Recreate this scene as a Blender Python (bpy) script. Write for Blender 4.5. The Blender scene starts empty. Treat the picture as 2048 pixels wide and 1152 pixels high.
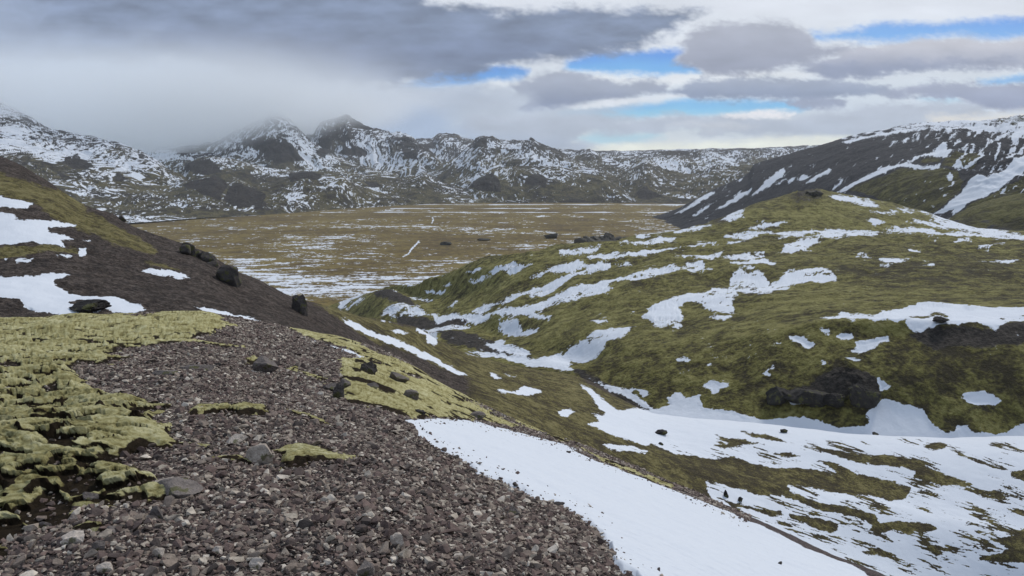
import bpy, math, random
import numpy as np
C = bpy.context
sc = C.scene
COL = sc.collection
RNG = np.random.default_rng(11)
random.seed(11)

# ------------------------------------------------------------------ camera
EYE = 1.6
FPX = 1490.0
TH = math.atan((576 - 330) / FPX)
cam = bpy.data.cameras.new("camera")
cam.sensor_width = 36.0
cam.lens = 36.0 * FPX / 2048.0
cam.clip_start = 0.1
cam.clip_end = 90000
camo = bpy.data.objects.new("camera", cam)
COL.objects.link(camo)
camo.location = (0, 0, EYE)
camo.rotation_euler = (math.pi / 2 - TH, 0, 0)
sc.camera = camo

# ------------------------------------------------------------------ sky light, sun, exposure
SUN_EL, SUN_AZ = 42.0, 38.0           # elevation, azimuth to the right of the view direction
w = bpy.data.worlds.new("World")
sc.world = w
w.use_nodes = True
nt = w.node_tree
bg = nt.nodes["Background"]
sky = nt.nodes.new("ShaderNodeTexSky")
sky.sky_type = 'NISHITA'
sky.sun_disc = False
sky.sun_elevation = math.radians(SUN_EL)
sky.sun_rotation = math.radians(SUN_AZ)
mx = nt.nodes.new("ShaderNodeMixRGB")
mx.inputs[0].default_value = 0.62
mx.inputs[2].default_value = (7.9, 9.1, 11.2, 1)     # the overcast veil in front of the blue
nt.links.new(sky.outputs[0], mx.inputs[1])
nt.links.new(mx.outputs[0], bg.inputs[0])
bg.inputs[1].default_value = 0.080
sl = bpy.data.lights.new("sun", 'SUN')
sl.energy = 2.3
sl.angle = math.radians(8)
sl.color = (1.0, 0.95, 0.88)
so = bpy.data.objects.new("sun", sl)
COL.objects.link(so)
so.rotation_euler = (math.radians(90 - SUN_EL), 0, math.radians(180 - SUN_AZ))
sc.view_settings.view_transform = 'Standard'
sc.view_settings.look = 'None'
sc.view_settings.exposure = 0
sc.view_settings.gamma = 1
sc.view_settings.use_curve_mapping = False
cy = sc.cycles
cy.max_bounces = 14
cy.diffuse_bounces = 3
cy.glossy_bounces = 1
cy.volume_bounces = 12
cy.caustics_reflective = False
cy.caustics_refractive = False

# ------------------------------------------------------------------ maths helpers
ct, st = math.cos(TH), math.sin(TH)
def P(px, py, D):
    a = (px - 1024) / FPX
    b = -(py - 576) / FPX
    y = ct + b * st
    z = -st + b * ct
    s = D / y
    return a * s, D, EYE + z * s
def proj(V):
    x, y, z = V[..., 0], V[..., 1], V[..., 2] - EYE
    f = np.maximum(y * ct - z * st, 1e-3)
    u = y * st + z * ct
    return 1024 + FPX * x / f, 576 - FPX * u / f
def lin(c):
    c = np.asarray(c, float) / 255
    return np.where(c <= 0.04045, c / 12.92, ((c + 0.055) / 1.055) ** 2.4)
def sm(a, b, x):
    t = np.clip((x - a) / (b - a), 0, 1)
    return t * t * (3 - 2 * t)
_perm = np.random.default_rng(5).permutation(512).astype(np.int64)
_gr = np.array([(math.cos(i * 2 * math.pi / 16), math.sin(i * 2 * math.pi / 16)) for i in range(16)])
def _h(ix, iy):
    return _perm[(_perm[ix & 511] + iy) & 511] & 15
def perlin(x, y):
    ix = np.floor(x).astype(np.int64); iy = np.floor(y).astype(np.int64)
    fx = x - ix; fy = y - iy
    u = fx * fx * fx * (fx * (fx * 6 - 15) + 10); v = fy * fy * fy * (fy * (fy * 6 - 15) + 10)
    def g(i, j):
        q = _gr[_h(ix + i, iy + j)]
        return q[..., 0] * (fx - i) + q[..., 1] * (fy - j)
    a = g(0, 0); b = g(1, 0); c = g(0, 1); d = g(1, 1)
    return (a + (b - a) * u + (c - a) * v + (a - b - c + d) * u * v) * 1.5
def fbm(x, y, o=4, g=0.5):
    s = 0; a = 1; n = 0
    for i in range(o):
        s = s + a * perlin(x * 2 ** i + 17.3 * i, y * 2 ** i - 9.1 * i); n += a; a *= g
    return s / n
def ridged(x, y, o=4, g=0.5):
    s = 0; a = 1; n = 0
    for i in range(o):
        s = s + a * (1 - 2.2 * np.abs(perlin(x * 2 ** i + 31.3 * i, y * 2 ** i + 5.1 * i))); n += a; a *= g
    return s / n
def pchip(xk, yk, x):
    """monotone cubic; xk (K,), yk (K, ...), x (N,) -> (N, ...)"""
    xk = np.asarray(xk, float); yk = np.asarray(yk, float)
    h = np.diff(xk); sh = (-1,) + (1,) * (yk.ndim - 1)
    d = np.diff(yk, axis=0) / h.reshape(sh)
    m = np.zeros_like(yk)
    if len(xk) > 2:
        p = d[:-1] * d[1:]
        hm = np.where(p > 0, 2 * p / np.where(np.abs(d[:-1] + d[1:]) < 1e-12, 1e-12, d[:-1] + d[1:]), 0)
        m[1:-1] = hm
    m[0] = d[0]; m[-1] = d[-1]
    i = np.clip(np.searchsorted(xk, x) - 1, 0, len(xk) - 2)
    t = ((np.clip(x, xk[0], xk[-1]) - xk[i]) / h[i]).reshape(sh); hh = h[i].reshape(sh)
    return ((2 * t ** 3 - 3 * t ** 2 + 1) * yk[i] + (t ** 3 - 2 * t ** 2 + t) * hh * m[i]
            + (-2 * t ** 3 + 3 * t ** 2) * yk[i + 1] + (t ** 3 - t ** 2) * hh * m[i + 1])
def loft(curves, px0, px1, step=1.6, back=((10, 1.08), (60, 1.35))):
    """curves near -> far, each a list of (px, py, distance); returns the world grid (rows, cols, 3) of the landform"""
    a0 = (px0 - 1024) / FPX; a1 = (px1 - 1024) / FPX
    nc = int((px1 - px0) / step)
    A = np.linspace(a0, a1, nc)
    E = []; L = []; T = []
    for cv in curves:
        w = [P(*k) for k in sorted(cv)]
        az = np.array([q[0] / q[1] for q in w])
        L.append(pchip(az, np.log([q[1] for q in w]), A))
        E.append(pchip(az, [(q[2] - EYE) / q[1] for q in w], A))
    for d, f in back:
        E.append(E[len(curves) - 1] - d / FPX); L.append(L[len(curves) - 1] + math.log(f))
    E = np.array(E); L = np.array(L)
    t = [0.0]; n = 0; rows = [np.array([0.0])]
    for k in range(1, len(E)):
        dp = max(6.0, float(np.percentile(np.abs(E[k] - E[k - 1]), 75)) * FPX)
        if k >= len(curves): dp = 14
        t.append(t[-1] + dp)
        m = max(3, int(dp / step))
        rows.append(np.linspace(t[-2], t[-1], m + 1)[1:])
    R = np.concatenate(rows)
    e = pchip(t, E, R); l = pchip(t, L, R)
    Y = np.exp(l)
    G = np.stack([Y * A[None, :], Y, EYE + e * Y], -1)
    return G
def ggrad(G):
    return None
def grid_mesh(name, G, mat, attrs=None, keep=None, kind='structure', cols=None):
    r, c = G.shape[:2]
    idx = np.arange(r * c).reshape(r, c)
    q = np.stack([idx[:-1, :-1], idx[:-1, 1:], idx[1:, 1:], idx[1:, :-1]], -1).reshape(-1, 4)
    V = G.reshape(-1, 3)
    attrs = {k: v.reshape(-1) for k, v in (attrs or {}).items()}
    if keep is not None:
        kf = keep.reshape(-1)[q].any(1)
        q = q[kf]
        u = np.unique(q); remap = np.zeros(r * c, int); remap[u] = np.arange(len(u))
        q = remap[q]; V = V[u]; attrs = {k: v[u] for k, v in attrs.items()}
        if cols is not None: cols = cols.reshape(-1, cols.shape[-1])[u]
    return raw_mesh(name, V, q, mat, attrs, kind, True, cols)
def raw_mesh(name, V, F, mat, attrs=None, kind=None, smooth=True, cols=None, parent=None):
    me = bpy.data.meshes.new(name)
    nf, k = F.shape
    me.vertices.add(len(V)); me.vertices.foreach_set("co", np.asarray(V, np.float32).ravel())
    me.loops.add(nf * k); me.loops.foreach_set("vertex_index", F.astype(np.int32).ravel())
    me.polygons.add(nf)
    me.polygons.foreach_set("loop_start", np.arange(0, nf * k, k, dtype=np.int32))
    me.polygons.foreach_set("use_smooth", np.full(nf, smooth))
    for n, v in (attrs or {}).items():
        a = me.attributes.new(n, 'FLOAT', 'POINT'); a.data.foreach_set("value", np.asarray(v, np.float32).ravel())
    if cols is not None:
        a = me.attributes.new("paint", 'FLOAT_COLOR', 'POINT')
        cc = np.ones((len(V), 4), np.float32); cc[:, :3] = cols.reshape(-1, 3)
        a.data.foreach_set("color", cc.ravel())
    me.update(calc_edges=True)
    me.materials.append(mat)
    o = bpy.data.objects.new(name, me)
    COL.objects.link(o)
    if kind: o["kind"] = kind
    if parent: o.parent = parent
    return o

# ------------------------------------------------------------------ surveyed outlines -> signed distance maps
TR = {'1': (0, 200, 2.504), '2': (650, 200, 2.504), '3': (1348, 200, 2.504), '4': (0, 600, 2.087), '5': (650, 600, 2.087),
      '6': (1348, 600, 2.087), '7': (0, 0, 2.0), '8': (1024, 0, 2.0), 'a': (0, 200, 4.43), 'b': (350, 200, 4.43),
      'c': (700, 200, 4.43), 'd': (1050, 200, 4.43), 'e': (1650, 200, 4.43), 'p': (0, 0, 1.0)}
def poly(s):
    k, body = s.split(':')
    ox, oy, f = TR[k.strip()]
    v = np.array([float(t) for t in body.replace(';', ' ').replace(',', ' ').split()]).reshape(-1, 2)
    return v / f + np.array([ox, oy])
class Map:
    def __init__(self, x0=-560, y0=-300, x1=2640, y1=1700, st=2.0):
        self.x0, self.y0, self.st = x0, y0, st
        self.xs = np.arange(x0, x1, st); self.ys = np.arange(y0, y1, st)
        self.a = np.full((len(self.ys), len(self.xs)), -60.0)
    def one(self, v, mode=1, m=50):
        lo = v.min(0) - m; hi = v.max(0) + m
        i0 = max(0, int((lo[0] - self.x0) / self.st)); i1 = min(len(self.xs), int((hi[0] - self.x0) / self.st) + 1)
        j0 = max(0, int((lo[1] - self.y0) / self.st)); j1 = min(len(self.ys), int((hi[1] - self.y0) / self.st) + 1)
        if i1 <= i0 or j1 <= j0: return
        X, Y = np.meshgrid(self.xs[i0:i1], self.ys[j0:j1])
        d2 = np.full(X.shape, 1e9); ins = np.zeros(X.shape, bool)
        for k in range(len(v)):
            x1, y1 = v[k]; x2, y2 = v[(k + 1) % len(v)]
            dx, dy = x2 - x1, y2 - y1
            t = np.clip(((X - x1) * dx + (Y - y1) * dy) / max(dx * dx + dy * dy, 1e-9), 0, 1)
            d2 = np.minimum(d2, (X - x1 - t * dx) ** 2 + (Y - y1 - t * dy) ** 2)
            if y1 != y2:
                ins ^= ((y1 > Y) != (y2 > Y)) & (X < (x2 - x1) * (Y - y1) / (y2 - y1) + x1)
        s = np.where(ins, 1, -1) * np.sqrt(d2)
        sub = self.a[j0:j1, i0:i1]
        if mode > 0: np.maximum(sub, s, out=sub)
        else: np.minimum(sub, -s, out=sub)
    def add(self, text, mode=1):
        for ln in text.strip().splitlines():
            ln = ln.strip()
            if ln: self.one(poly(ln), mode)
        return self
    def at(self, x, y):
        fx = np.clip((x - self.x0) / self.st, 0, len(self.xs) - 1.001); fy = np.clip((y - self.y0) / self.st, 0, len(self.ys) - 1.001)
        i = fx.astype(int); j = fy.astype(int); u = fx - i; v = fy - j; a = self.a
        return (a[j, i] * (1 - u) + a[j, i + 1] * u) * (1 - v) + (a[j + 1, i] * (1 - u) + a[j + 1, i + 1] * u) * v

SNOW_MID = Map().add("""
6:600,90 640,108 700,95 760,105 840,130 900,128 960,125 985,150 1020,158 1060,145 1130,140 1200,135 1260,125 1310,130 1340,145 1380,110 1440,100 1470,90 1600,95 1800,90 1800,40 1600,50 1461,45 1380,38 1300,45 1270,35 1230,45 1190,20 1150,30 1040,20 960,40 880,50 830,72 770,70 700,65 670,80
6:470,160 510,158 555,175 590,205 570,212 520,190 490,185
6:600,148 640,143 655,158 630,160
6:680,165 740,155 745,168 700,172
6:755,190 800,178 850,170 890,165 895,182 850,190 840,210 800,220 770,235 740,228 765,215
6:12,250 40,242 70,252 60,262 20,262
6:130,270 165,263 165,280 140,285
6:405,270 430,268 430,290 400,300 412,325 390,325 370,305 395,290
6:122,360 160,340 220,358 190,372 180,395 160,400 150,375
6:612,268 632,270 630,290 615,285
6:705,262 740,260 780,268 760,274
6:470,425 540,420 560,395 548,438 510,442 480,435
6:850,345 905,375 870,395 860,390
6:1200,410 1240,393 1290,388 1340,400 1362,425 1330,440 1270,448 1220,435
6:0,380 30,385 50,415 100,400 115,450 180,460 250,475 330,500 400,508 470,500 540,498 600,515 680,540 740,545 790,540 815,525 800,480 830,450 880,420 940,440 1000,455 1040,460 1060,500 1090,540 1130,560 1170,555 1175,530 1230,535 1240,558 1330,565 1390,555 1440,525 1600,500 2600,480 2600,2000 600,2000 130,780 130,762 100,650 0,640 -80,620
5:590,225 640,215 700,228 800,240 870,245 930,235 960,205 1000,200 1040,180 1100,150 1160,130 1230,110 1300,95 1260,125 1230,150 1180,170 1130,205 1080,220 1020,205 1015,230 1030,240 1010,270 1035,295 960,285 880,280 800,262 740,245 660,240
5:650,165 700,180 740,165 745,190 780,195 850,210 860,230 800,235 730,220 690,195
5:730,85 790,78 830,100 890,105 870,120 800,120 750,110
5:380,125 440,125 520,110 600,100 590,115 520,135 470,150 465,185 430,180 425,145
5:975,465 1020,455 1040,470 1010,488 980,482
5:705,375 760,378 800,385 830,362 900,375 905,390 840,398 790,395 740,388
5:685,305 740,325 715,332 690,318
5:745,308 800,318 770,323
5:1070,360 1110,370 1140,400 1190,440 1230,470 1190,480 1150,460 1110,400
5:1090,322 1180,350 1240,375 1290,370 1280,390 1330,420 1385,460 1330,445 1260,405 1180,365
5:1300,372 1360,385 1330,398
5:1110,470 1160,480 1220,465 1280,455 1400,455 1440,430 1430,400 1470,400 1560,450 1560,640 1461,632 1380,615 1300,600 1240,580 1180,560 1130,535 1090,520 1150,510 1130,480
5:1150,600 1240,605 1350,630 1340,642 1250,632 1180,620
5:1415,735 1461,745 1500,765 1461,758
5:65,75 110,90 170,125 250,150 330,180 420,225 500,265 590,310 560,318 480,275 400,240 320,205 230,170 150,130 90,95
5:270,125 310,128 345,142 300,140
3:530,755 560,730 620,710 700,700 740,680 760,650 850,645 880,655 960,655 1100,645 1180,640 1250,650 1350,665 1500,670 1640,680 1760,690 1760,700 1500,690 1300,675 1180,665 1050,668 950,675 900,685 820,690 750,710 690,725 650,740 690,750 600,760
3:1170,610 1300,610 1310,590 1240,560 1330,580 1420,610 1560,640 1760,680 2300,700 2300,715 1760,700 1600,680 1440,655 1300,635
3:770,490 810,480 960,495 1030,535 960,525 860,515 800,500
3:1110,540 1160,540 1210,560 1150,555
3:990,562 1060,555 1150,565 1060,570
3:960,608 1000,600 1060,612 1010,620
3:0,750 0,740 130,715 250,712 400,700 330,712 180,730 60,745
3:250,690 260,675 380,665 500,660 450,680 400,695 300,695
3:480,690 500,672 600,665 720,660 740,672 650,690 550,693
3:375,645 420,620 500,612 555,610 530,625 460,635
3:230,610 280,575 350,545 345,590 280,605
3:0,665 80,640 180,620 190,630 100,655 0,672
3:0,640 50,615 90,600 200,575 100,605 20,635
3:0,790 100,785 200,775 250,765 240,785 160,800 60,798
3:240,795 300,785 450,770 450,785 400,800 300,803
3:290,825 380,810 440,800 500,815 420,822 360,832
3:0,845 60,835 140,820 150,850 200,858 100,865 0,870
3:90,965 160,950 200,930 270,925 280,890 330,850 400,840 440,860 480,890 470,900 520,890 560,860 650,850 740,845 780,850 815,885 740,890 650,900 560,920 520,945 490,975 430,980 380,975 310,960 330,990 290,1000 300,1050 220,1050 150,1030 110,1000 60,1010 0,1030 0,985
3:185,1080 240,1075 285,1080 250,1098
3:0,1100 40,1098 45,1110 0,1112
3:910,780 960,775 980,785 930,790
3:1020,812 1100,795 1160,800 1110,822 1060,825
3:1180,750 1240,745 1230,758
3:1250,838 1300,830 1290,848
3:1600,725 1660,722 1640,732
3:1530,745 1590,740 1570,752
3:1270,705 1320,703 1300,712
3:1410,705 1480,702 1430,710
3:1520,815 1720,812 1700,822 1540,820
2:1030,900 1070,870 1150,845 1260,815 1340,820 1430,815 1430,835 1330,850 1250,880 1210,905 1150,940 1100,970 1000,990 900,1020 830,1040 760,1070 740,1065 800,1030 880,1020 960,980 1040,950 1100,925 1180,890 1250,860 1200,850 1100,880 1050,900
2:540,1075 640,1080 760,1085 850,1065 960,1040 1060,1010 1180,970 1300,920 1400,895 1520,880 1620,855 1753,835 1753,875 1640,890 1580,910 1500,905 1400,920 1440,950 1400,980 1350,975 1300,990 1220,1010 1130,1025 1080,1055 1040,1060 1130,1090 1100,1100 1040,1075 960,1070 860,1080 760,1105 620,1110 560,1125 560,1100
2:280,1105 340,1080 420,1068 540,1068 520,1080 400,1085 330,1115
2:65,1050 75,1020 120,1000 180,980 230,968 180,1000 130,1020 100,1040 120,1060
2:130,1050 180,1020 200,1020 170,1045
2:280,1010 320,995 350,1005 310,1015
2:710,865 775,845 770,860 730,870
2:730,915 770,890 860,855 960,835 1040,838 1000,850 930,865 850,870 790,890 828,888 810,895
2:500,965 600,952 560,970 510,972
2:520,880 560,865 625,853 600,868 550,880
2:430,1020 480,1010 535,1005 510,1018
2:620,1045 660,1012 640,1035
2:210,945 300,920 400,905 430,910 330,930 240,948
2:360,940 430,910 470,915 420,935
2:600,920 655,910 620,922
2:1175,770 1280,760 1380,748 1370,762 1280,775 1180,778
2:1310,790 1370,770 1500,775 1600,745 1753,735 1753,748 1620,770 1540,780 1400,800
2:1460,825 1520,808 1530,820 1480,830
2:1480,725 1560,710 1700,690 1753,685 1753,700 1600,720
2:1590,1070 1630,1030 1700,1000 1753,985 1800,1090 1753,1095 1650,1115 1620,1080
2:1320,1110 1350,1103 1405,1110 1380,1120
2:1520,1055 1560,1048 1570,1060
2:1560,680 1620,660 1700,640 1753,630 1753,650 1650,670 1580,695
2:870,1130 900,1100 960,1120 1060,1125 1060,1140 960,1145
1:-700,470 0,478 60,500 160,520 140,550 60,548 0,545 -700,545
1:-700,560 0,568 60,575 100,595 60,600 150,605 220,605 290,605 340,620 395,635 330,640 240,640 235,655 290,685 380,710 300,720 330,745 220,735 150,720 0,735 -700,740
1:-700,890 0,888 120,885 240,875 320,870 360,880 320,895 270,905 280,930 350,960 420,975 500,985 570,985 620,1000 650,1020 730,1045 700,1070 640,1075 560,1070 500,1020 440,1000 350,1000 340,1010 420,1045 480,1065 520,1070 420,1072 340,1085 280,1080 200,1060 120,1030 100,995 0,990 -700,1000
1:710,860 760,855 860,865 920,880 955,895 900,902 820,885 740,872
1:970,1060 1020,1050 1080,1060 1180,1080 1270,1100 1330,1128 1280,1125 1180,1100 1080,1085
1:390,760 430,755 435,780 400,795
1:275,780 360,785 340,793
1:75,790 170,795 150,805 80,805
1:10,785 50,788 20,798
1:410,713 460,722 440,727
1:905,758 945,770 925,780
""")
SNOW_MID.add("""
6:965,110 985,85 1060,75 1070,60 1110,55 1150,80 1140,92 1090,80 1040,95 990,110 970,125
6:-100,600 0,640 100,650 160,665 250,655 330,680 400,700 500,705 600,710 700,735 640,690 590,670 640,668 720,700 760,730 830,735 930,760 990,785 970,830 900,840 820,815 720,810 640,800 560,785 470,772 480,800 560,825 640,850 700,855 780,880 840,900 860,928 960,925 1060,932 1105,955 1060,968 980,972 900,962 855,978 815,960 830,935 760,905 690,892 620,880 540,850 450,815 380,822 310,800 240,785 180,765 130,762 155,830 0,765 -100,800
6:550,615 600,615 680,630 760,640 850,648 950,655 1040,675 1050,700 1150,730 1250,770 1240,780 1150,775 1060,760 1000,740 1010,720 940,700 850,690 760,680 680,655
6:165,560 230,575 300,585 380,605 300,605 240,615 215,625 160,612 160,600 220,600
6:285,550 400,565 480,595 420,590 340,575
6:405,638 500,645 545,660 450,658
6:1040,605 1100,592 1140,600 1140,620 1100,628 1050,622
6:480,895 560,905 620,915 690,935 680,965 650,975 590,955 540,930 490,915
6:190,825 280,855 380,875 440,880 450,900 400,905 330,880 250,865
6:1275,803 1330,795 1390,822 1330,820
6:1400,720 1461,710 1600,715 1600,760 1461,760 1410,740
6:1290,680 1360,700 1400,715 1370,715 1320,700
6:1320,1000 1420,985 1461,950 1600,940 1800,930 1800,1120 1600,1120 1461,1100 1380,1100 1280,1090 1270,1075 1370,1060 1400,1040 1350,1015
6:1380,870 1461,880 1461,900 1400,885
6:785,1050 840,1040 890,1050 900,1075 840,1065 800,1062
6:1220,975 1270,990 1240,995
6:1280,910 1360,925 1320,932
""", -1)
SNOW_RIGHT = Map(st=1.5, x0=1200, y0=150, y1=560).add("""
3:210,552 270,510 330,470 360,460 400,445 370,475 310,515 250,540
3:380,490 430,445 450,415 500,375 545,340 555,360 540,390 490,430 440,460 400,480
3:0,580 60,540 120,500 180,465 215,462 160,500 90,540 20,572
3:90,580 150,545 210,508 160,550 110,580
3:560,410 620,385 600,405 570,420
3:615,405 640,380 690,375 660,395
3:640,430 700,390 760,350 790,362 740,385 700,410
3:505,430 560,400 530,425
3:300,480 330,455 345,452 320,478
3:780,450 830,415 870,390 840,420 800,445
3:310,410 350,385 330,408
3:810,462 870,425 960,380 1060,340 1150,325 1200,300 1280,270 1350,230 1365,225 1370,260 1410,262 1360,300 1300,290 1230,300 1170,325 1250,335 1340,325 1330,345 1200,345 1130,340 1060,375 980,400 900,430 860,460
3:1300,575 1340,550 1380,510 1440,460 1480,420 1510,395 1570,405 1600,390 1640,370 1700,320 1753,290 1900,240 1900,300 1800,340 1700,400 1640,440 1560,490 1480,520 1430,565 1390,578 1400,550 1330,572
3:1390,345 1420,310 1460,270 1470,275 1430,320 1450,345 1550,290 1555,300 1480,345 1420,350
3:840,215 900,195 980,180 1100,160 1190,150 1200,160 1100,175 1000,190 900,210 870,222
3:1100,150 1250,125 1400,115 1600,113 1580,128 1400,130 1250,140
e:380,330 480,290 650,290 760,270 900,265 1050,262 1060,285 900,275 760,280 700,310 640,290 480,310 400,340
e:1050,260 1200,240 1400,235 1500,260 1600,235 1700,240 1763,200 1900,190 1900,230 1763,250 1650,270 1500,290 1400,290 1350,330 1300,280 1200,270 1080,320
e:1520,350 1600,310 1650,330 1700,270 1763,250 1900,240 1900,330 1740,350 1700,400 1650,380 1620,330 1540,360
e:1480,500 1520,470 1540,390 1560,400 1530,470 1560,520 1500,560
e:1610,500 1640,440 1680,410 1690,430 1630,500
e:1430,350 1480,370 1500,380 1440,400 1450,370
e:1600,560 1650,500 1763,400 1763,430 1660,520 1610,565
e:680,370 740,335 760,345 700,380
e:570,420 590,380 650,360 640,375 600,395 580,425
e:980,360 1040,345 1000,375
e:1100,350 1150,315 1180,320 1130,360
e:1070,690 1120,660 1140,690 1110,720
e:1095,780 1130,720 1170,715 1120,780
e:1050,840 1095,820 1070,845
e:1010,795 1050,780 1020,800
e:870,890 895,875 885,895
e:940,940 960,940 955,960
e:20,640 30,600 70,630 0,680 0,660
e:450,640 500,590 480,620
e:640,570 690,540 660,570
e:440,540 490,510 460,535
e:1280,450 1330,425 1300,465
e:1360,440 1420,430 1390,470
""")
MOSS_RIGHT = Map(st=2, x0=1200, y0=150, y1=560).add("""
3:860,462 900,432 980,402 1060,377 1130,342 1250,335 1350,345 1420,355 1450,420 1440,460 1380,510 1340,550 1300,578 1100,540 1000,500
3:1205,325 1240,302 1300,292 1345,300 1330,322 1260,330
3:1330,345 1360,300 1410,275 1460,262 1540,290 1500,345
3:1400,600 1430,567 1480,522 1560,492 1640,442 1753,400 1900,380 1900,700 1500,700
3:1600,110 1753,85 1900,80 1900,130 1640,135
""")
SCREE_MID = Map().add("""
6:985,160 1060,150 1200,140 1330,150 1380,120 1461,105 1800,100 1800,200 1461,190 1300,200 1180,190 1100,210 1040,190
6:415,410 480,385 560,375 610,330 700,300 840,345 860,415 700,425 550,440 440,430
5:300,85 380,75 460,80 540,70 600,85 560,105 440,118 380,118 310,105
5:480,150 560,140 700,170 720,210 860,235 700,230 600,200 500,180
5:1040,290 1100,310 1200,355 1290,400 1390,460 1330,460 1200,400 1100,350 1050,310
2:240,1000 330,1010 400,1020 460,1060 350,1060 250,1040
""")
MOSS_LEFT = Map(y0=250, y1=760, x1=1600).add("""
1:-700,250 0,365 100,395 250,440 400,500 440,560 560,620 700,690 790,760 760,775 650,745 560,735 480,680 380,650 290,600 160,520 0,475 -700,430
1:-100,740 100,745 250,740 380,760 400,775 200,770 0,790
1:720,820 800,830 900,860 860,860 760,845
5:-40,20 60,35 120,60 230,85 370,115 480,150 700,250 900,290 1040,300 1200,400 1400,470 1500,560 2000,760 2000,2000 1500,800 1350,700 1170,600 1130,560 1000,500 850,420 700,350 600,330 480,290 420,250 300,210 200,170 130,130 60,75
""")
SNOW_NEAR = Map(y0=560).add("""
5:320,505 420,495 500,500 570,500 640,512 720,535 760,540 900,580 1000,612 1100,655 1200,695 1300,730 1461,795 1700,898 2200,1118 3200,1700 3200,2600 1700,2600 1500,1400 1290,1152 1240,1130 1200,1100 1190,1040 1150,980 1100,930 1060,905 1000,870 930,840 870,830 820,795 760,765 700,745 640,725 600,690 520,655 470,640 430,610 390,595 385,565 360,540 330,520
5:-150,135 0,185 60,198 130,220 200,248 245,268 200,262 120,235 50,210 0,195 -110,150
5:470,350 520,365 600,395 680,430 760,470 870,520 930,550 860,535 760,490 640,432 540,385
""")
MOSS_NEAR = Map(y0=560).add("""
4:-1200,60 0,65 100,68 200,75 320,60 420,60 600,62 700,52 800,50 900,60 1000,110 900,130 900,150 800,160 880,175 1000,185 1045,200 950,205 850,195 780,190 700,200 600,200 520,215 440,230 560,245 480,270 400,280 300,290 330,320 400,360 470,385 560,395 640,430 720,445 700,460 640,480 640,500 720,520 700,545 780,570 880,580 880,600 780,590 700,605 620,600 560,620 500,650 560,690 640,720 640,745 780,790 760,815 680,830 600,850 520,860 420,860 300,870 340,900 300,920 200,950 120,960 60,1000 0,1030 -1200,1100
4:780,470 820,450 920,440 1000,432 1090,450 1140,480 1130,500 1060,495 960,500 880,490 820,490
4:1180,475 1260,488 1330,510 1400,545 1330,535 1250,505
4:850,635 940,625 980,620 1040,640 1080,660 1000,650 900,645
4:1140,610 1200,600 1280,605 1360,625 1461,655 1500,665 1440,675 1340,672 1260,676 1200,672 1160,684 1180,640
4:300,950 380,925 440,940 500,945 480,980 420,1000 330,975
4:1020,250 1060,235 1100,260 1060,280 1020,270
4:1170,290 1240,280 1300,320 1390,350 1360,360 1260,330
4:-200,1040 20,1040 60,1090 -200,1120
5:60,240 150,240 230,270 300,300 380,330 450,340 520,370 600,420 680,460 760,500 850,545 760,530 660,515 560,500 420,495 330,490 290,460 200,440 100,425 75,400 70,350 60,300
5:-240,90 -100,100 0,125 60,145 150,185 250,225 350,270 450,320 560,375 700,445 850,515 1000,585 1150,650 1460,770 1450,790 1200,690 1000,605 850,535 700,465 560,400 440,345 300,300 180,250 130,222 60,195 0,180 -140,130
4:380,560 430,555 460,575 400,580
4:880,480 960,470 1000,490 930,500
""")
MOSS_PIT = Map(y0=560).add("""
4:90,925 130,860 180,800 240,790 260,830 300,860 290,900 260,930 180,950 110,950
4:250,800 290,770 360,750 430,765 440,800 400,815 300,830
4:-60,960 0,950 80,930 110,960 90,1000 0,1030 -80,1030
4:0,262 60,258 90,290 30,300 -20,290
4:290,285 330,262 390,265 400,285 340,298
4:170,355 230,340 240,375 190,380
4:400,650 450,630 520,645 520,670 450,672
4:195,690 225,668 265,672 260,700 215,705
4:350,705 370,690 410,700 410,722 365,725
4:520,480 570,455 620,470 600,495 540,495
4:490,840 560,810 610,805 620,835 550,860
4:700,580 740,562 760,580 720,592
4:460,200 510,190 530,205 490,218
4:640,185 740,178 770,190 680,196
4:100,600 160,590 170,605 110,612
""")
FAR_ROCK = Map(st=1.5, y0=200, y1=470).add("""
b:80,600 130,560 250,520 300,530 380,580 420,650 260,665 100,630
b:60,760 200,710 350,690 440,720 470,760 430,820 400,890 300,860 150,800
b:480,780 560,750 640,780 740,820 800,850 780,900 850,990 600,975 500,930 430,900
b:590,400 620,350 740,370 850,370 950,400 1020,430 1050,480 1140,545 1060,550 980,560 880,570 800,540 770,460 700,430
b:1250,470 1300,440 1360,480 1330,515 1260,510
b:1440,470 1520,430 1600,420 1690,460 1710,490 1650,510 1520,495
b:1430,350 1500,310 1590,320 1600,350 1480,360
b:0,450 60,425 150,430 160,470 60,490
b:980,680 1080,650 1200,640 1300,680 1260,720 1130,700 1040,740
a:580,510 680,470 760,540 820,600 780,630 640,620 560,590
a:980,710 1060,660 1140,740 1060,755
a:470,650 520,660 640,720 560,710
a:1230,480 1340,540 1330,560 1240,520
c:1050,770 1150,700 1260,650 1340,740 1340,830 1180,800
c:1560,740 1600,680 1690,650 1740,700 1730,790 1640,760
c:460,440 560,480 600,540 520,530 470,510
c:120,720 230,730 280,780 180,780
c:1110,380 1200,360 1210,420 1120,435
d:20,700 120,650 180,690 180,770 60,770
d:990,830 1050,790 1200,830 1240,870 1100,885 1000,870
d:310,905 460,895 620,910 660,920 320,920
""")

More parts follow.
